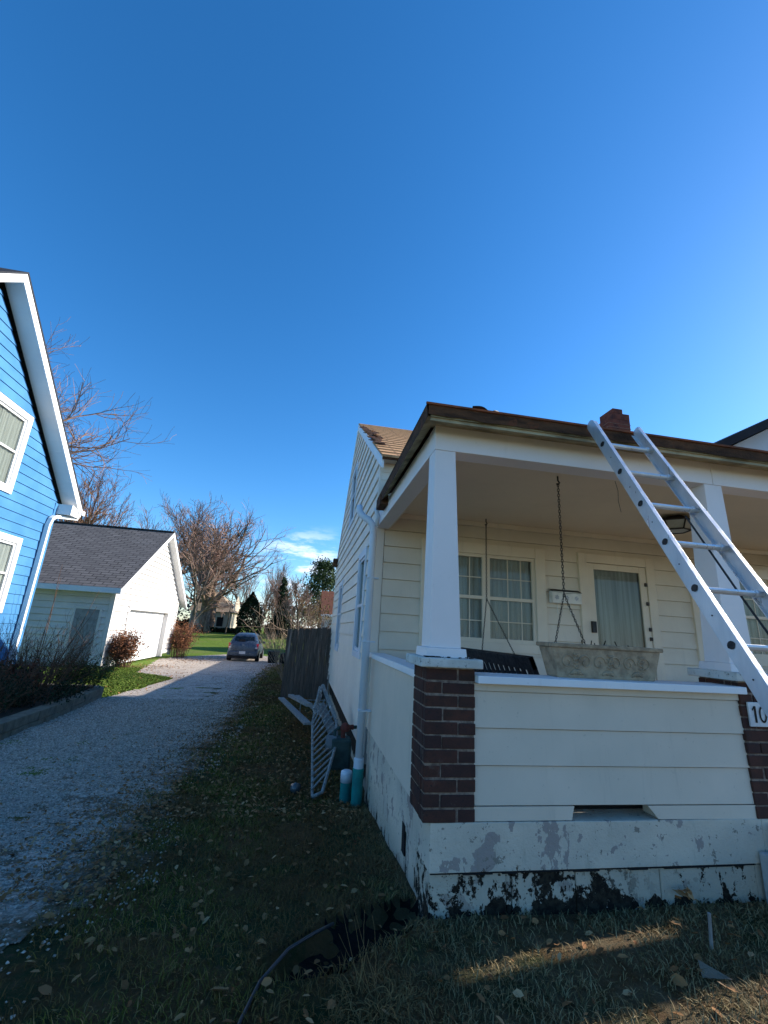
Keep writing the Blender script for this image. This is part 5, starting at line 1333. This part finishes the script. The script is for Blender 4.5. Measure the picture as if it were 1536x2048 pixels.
dc_ = thing('curled_dead_leaf', 'curled brown leaf cluster against the foundation behind the wooden stake', 'leaf', (2.33, 2.6, .02)); mb = MB()
for k in range(6): leafcloud(mb, [(2.30+random.uniform(-.05, .07), 2.60, .05+random.uniform(0, .07))], .045, 1.)
mb.build('leaf_blades', M['litter'], dc_)
sh = MB().add([(1.90, 2.10, .02), (2.02, 2.06, .03), (1.96, 2.18, .035)], [(0, 1, 2)]); tag(sh.build('slate_shard', M['block']), 'pointed grey shard lying in the grass left of the wooden stake', 'shard')

# grass blades, leaves and pebbles
def in_drive(x, y): return drive_left(y) < x < drive_right(y)
def blades(n, x0, x1, y0, y1, hmin, hmax, wd_, mat, name, label, keep, power=1.0):
    X = rng.uniform(x0, x1, n); Y = y0+(y1-y0)*rng.random(n)**power
    ok = np.array([keep(a, b) for a, b in zip(X, Y)]); X, Y = X[ok], Y[ok]; n = len(X)
    Z = np.array([terr(a, b) for a, b in zip(X, Y)])-.004
    h = rng.uniform(hmin, hmax, n); a = rng.uniform(0, 2*np.pi, n); ln = rng.uniform(.3, 1.9, n)*h; w_ = wd_*rng.uniform(.6, 1.3, n)*np.clip(Y/3., 1, 5)
    px, py = -np.sin(a)*w_/2, np.cos(a)*w_/2; b = a+rng.normal(0, .5, n)
    P = np.zeros((n, 5, 3))
    P[:, 0] = np.c_[X-px, Y-py, Z]; P[:, 1] = np.c_[X+px, Y+py, Z]
    mx, my = X+np.cos(b)*ln*.35, Y+np.sin(b)*ln*.35
    P[:, 2] = np.c_[mx+px*.8, my+py*.8, Z+h*.62]; P[:, 3] = np.c_[mx-px*.8, my-py*.8, Z+h*.62]
    P[:, 4] = np.c_[X+np.cos(b)*ln, Y+np.sin(b)*ln, Z+h*.9]
    base = np.arange(n)[:, None]*5
    T = np.concatenate([base+np.array([[0, 1, 2]]), base+np.array([[0, 2, 3]]), base+np.array([[3, 2, 4]])], 0)
    o = np_mesh(name, P.reshape(-1, 3), T, mat); return tag(o, label, 'grass', kind='stuff')
def keep_near(x, y):
    if x > .78 and y > 2.66: return False
    if x > 2.86 and y > 2.08: return False
    if dug(x, y) < .9: return False
    nn = noise.noise((x*1.1, y*1.1, 5))+.5*noise.noise((x*4, y*4, 2))
    lim = drive_right(y)+.25*noise.noise((x*2, y*2, 9))
    if x < lim: return random.random() < max(.02, .75-(lim-x)*.95)*(1 if noise.noise((x*2, y*2, 11)) > -.1 else .2)
    return nn > -.35 or random.random() < .35
blades(150000, -1.5, 4.2, .9, 5.5, .012, .042, .0036, M['blade'], 'grass', 'short tangled winter grass in the shaded side yard', keep_near, 1.3)
blades(60000, -1.6, .72, 5.2, 25, .02, .05, .004, M['blade'], 'far_side_grass', 'thin grass strip between the drive and the fence', keep_near, 1.2)
def keep_lawn(x, y):
    if in_drive(x, y): return False
    if x < -6.9 and y > 18.2: return False
    if y < 11.9 and x < -4.3: return False
    return True
blades(60000, -7.6, -3.6, 11.5, 19, .03, .06, .006, M['lawnblade'], 'lawn_grass', 'sunlit mown grass beside the garage', keep_lawn, .9)

def leaves(n, fx, name, label, size):
    Vs, Fs = [], []
    for k in range(n):
        x, y = fx(); z = terr(x, y)+random.uniform(.004, .03)
        s_ = size*random.uniform(.4, 1.3); a = random.uniform(0, 6.28); t1, t2 = random.gauss(0, .35), random.gauss(0, .35)
        e = Matrix.Rotation(a, 3, 'Z') @ Matrix.Rotation(t1, 3, 'X') @ Matrix.Rotation(t2, 3, 'Y'); q = len(Vs)
        asp = random.uniform(.35, .65)
        for v in ((-1, 0, .0), (-.3, asp, .18), (.5, asp*.8, .2), (1, 0, .05), (.5, -asp*.8, .22), (-.3, -asp, .16), (0, 0, 0)):
            Vs.append(tuple(Vector((x, y, z))+e@(Vector(v)*s_)))
        Fs += [(q+6, q+i, q+(i+1) % 6) for i in range(6)]
    return tag(np_mesh(name, np.array(Vs), np.array(Fs), M['litter']), label, 'leaves', kind='stuff')
def fnear():
    while True:
        y = 1.0+4.8*random.random()**1.2; x = random.uniform(-1.8, 3.6)
        if (x > .74 and y > 2.64) or (x > 2.86 and y > 2.05): continue
        return x, y
leaves(1300, fnear, 'fallen_leaves', 'dead brown leaves scattered through the near grass', .020)
def fbig():
    return random.choice([(-.33, 3.0), (-.38, 2.55), (.0, 2.9), (-.6, 3.3), (1.45, 2.05), (1.9, 1.9), (.1, 3.6), (-.9, 2.3), (.3, 3.9), (-.2, 2.2)])+() if False else (random.uniform(-1.2, 2.6), random.uniform(1.5, 4))
def fbig2():
    while True:
        x, y = random.uniform(-1.2, 2.7), random.uniform(1.6, 4.2)
        if x > .74 and y > 2.6: continue
        return x, y
leaves(34, fbig2, 'large_fallen_leaves', 'larger curled tan leaves lying on the near grass', .034)
def fdrive():
    y = 3+22*random.random()**1.3; r = drive_right(y); x = r-abs(random.gauss(0, .55)) if random.random() < .8 else random.uniform(drive_left(y), r); return x, y
leaves(9000, fdrive, 'drive_leaves', 'dead leaves collected along the right edge of the gravel drive', .017)
def fstrip():
    y = 4.5+20*random.random()**1.4; return random.uniform(-1.3, .7+max(0, y-13)*.04), y
leaves(5200, fstrip, 'strip_leaves', 'leaf litter on the strip beside the white house wall', .024)
def fgar():
    a = random.random()
    return (-6.3+random.gauss(0, .8), 19.6+random.gauss(0, 1)) if a < .3 else (-5.6+random.gauss(0, .9), 26+random.gauss(0, 1.5)) if a < .7 else (random.uniform(-7, -3.8), random.uniform(12.2, 18))
leaves(1500, fgar, 'garage_leaves', 'dry leaves blown around the garage door and lawn', .035)

def pebbles(n, fx, name, label, smin, smax):
    oc = np.array([(1, 0, 0), (0, 1, 0), (-1, 0, 0), (0, -1, 0), (0, 0, 1), (0, 0, -1)], float)
    tri = np.array([(0, 1, 4), (1, 2, 4), (2, 3, 4), (3, 0, 4), (1, 0, 5), (2, 1, 5), (3, 2, 5), (0, 3, 5)])
    XY = [fx() for _ in range(n)]; Z = np.array([terr(a, b) for a, b in XY]); XY = np.array(XY)
    s_ = rng.uniform(smin, smax, (n, 1, 1))*np.clip(XY[:, 1]/4, 1, 3)[:, None, None]; P = oc[None]*s_*rng.uniform(.6, 1.25, (n, 6, 3)); P[:, :, 2] *= .7
    a = rng.uniform(0, 6.28, n); ca, sa = np.cos(a)[:, None], np.sin(a)[:, None]
    Q = P.copy(); Q[:, :, 0] = P[:, :, 0]*ca-P[:, :, 1]*sa; Q[:, :, 1] = P[:, :, 0]*sa+P[:, :, 1]*ca
    Q[:, :, 0] += XY[:, 0:1]; Q[:, :, 1] += XY[:, 1:2]; Q[:, :, 2] += (Z+.008)[:, None]
    T = (np.arange(n)[:, None, None]*6+tri[None]).reshape(-1, 3)
    return tag(np_mesh(name, Q.reshape(-1, 3), T, M['pebble']), label, 'gravel', kind='stuff')
def fp():
    while True:
        y = 1.6+10*random.random()**1.35; x = random.uniform(drive_left(y), drive_right(y)+.25)
        if random.random() < min(.9, max(0, (x+3.3)/2.4))*min(1, max(0, (noise.noise((x*1.6, y*1.3, 4))+.12)*2.6)): continue
        if x > drive_right(y)-.3+.35*noise.noise((x*3, y*3, 2)) and random.random() < .9: continue
        return x, y
pebbles(70000, fp, 'gravel', 'pale crushed limestone gravel covering the near driveway', .0045, .011)
print('OBJS', len(bpy.data.objects))
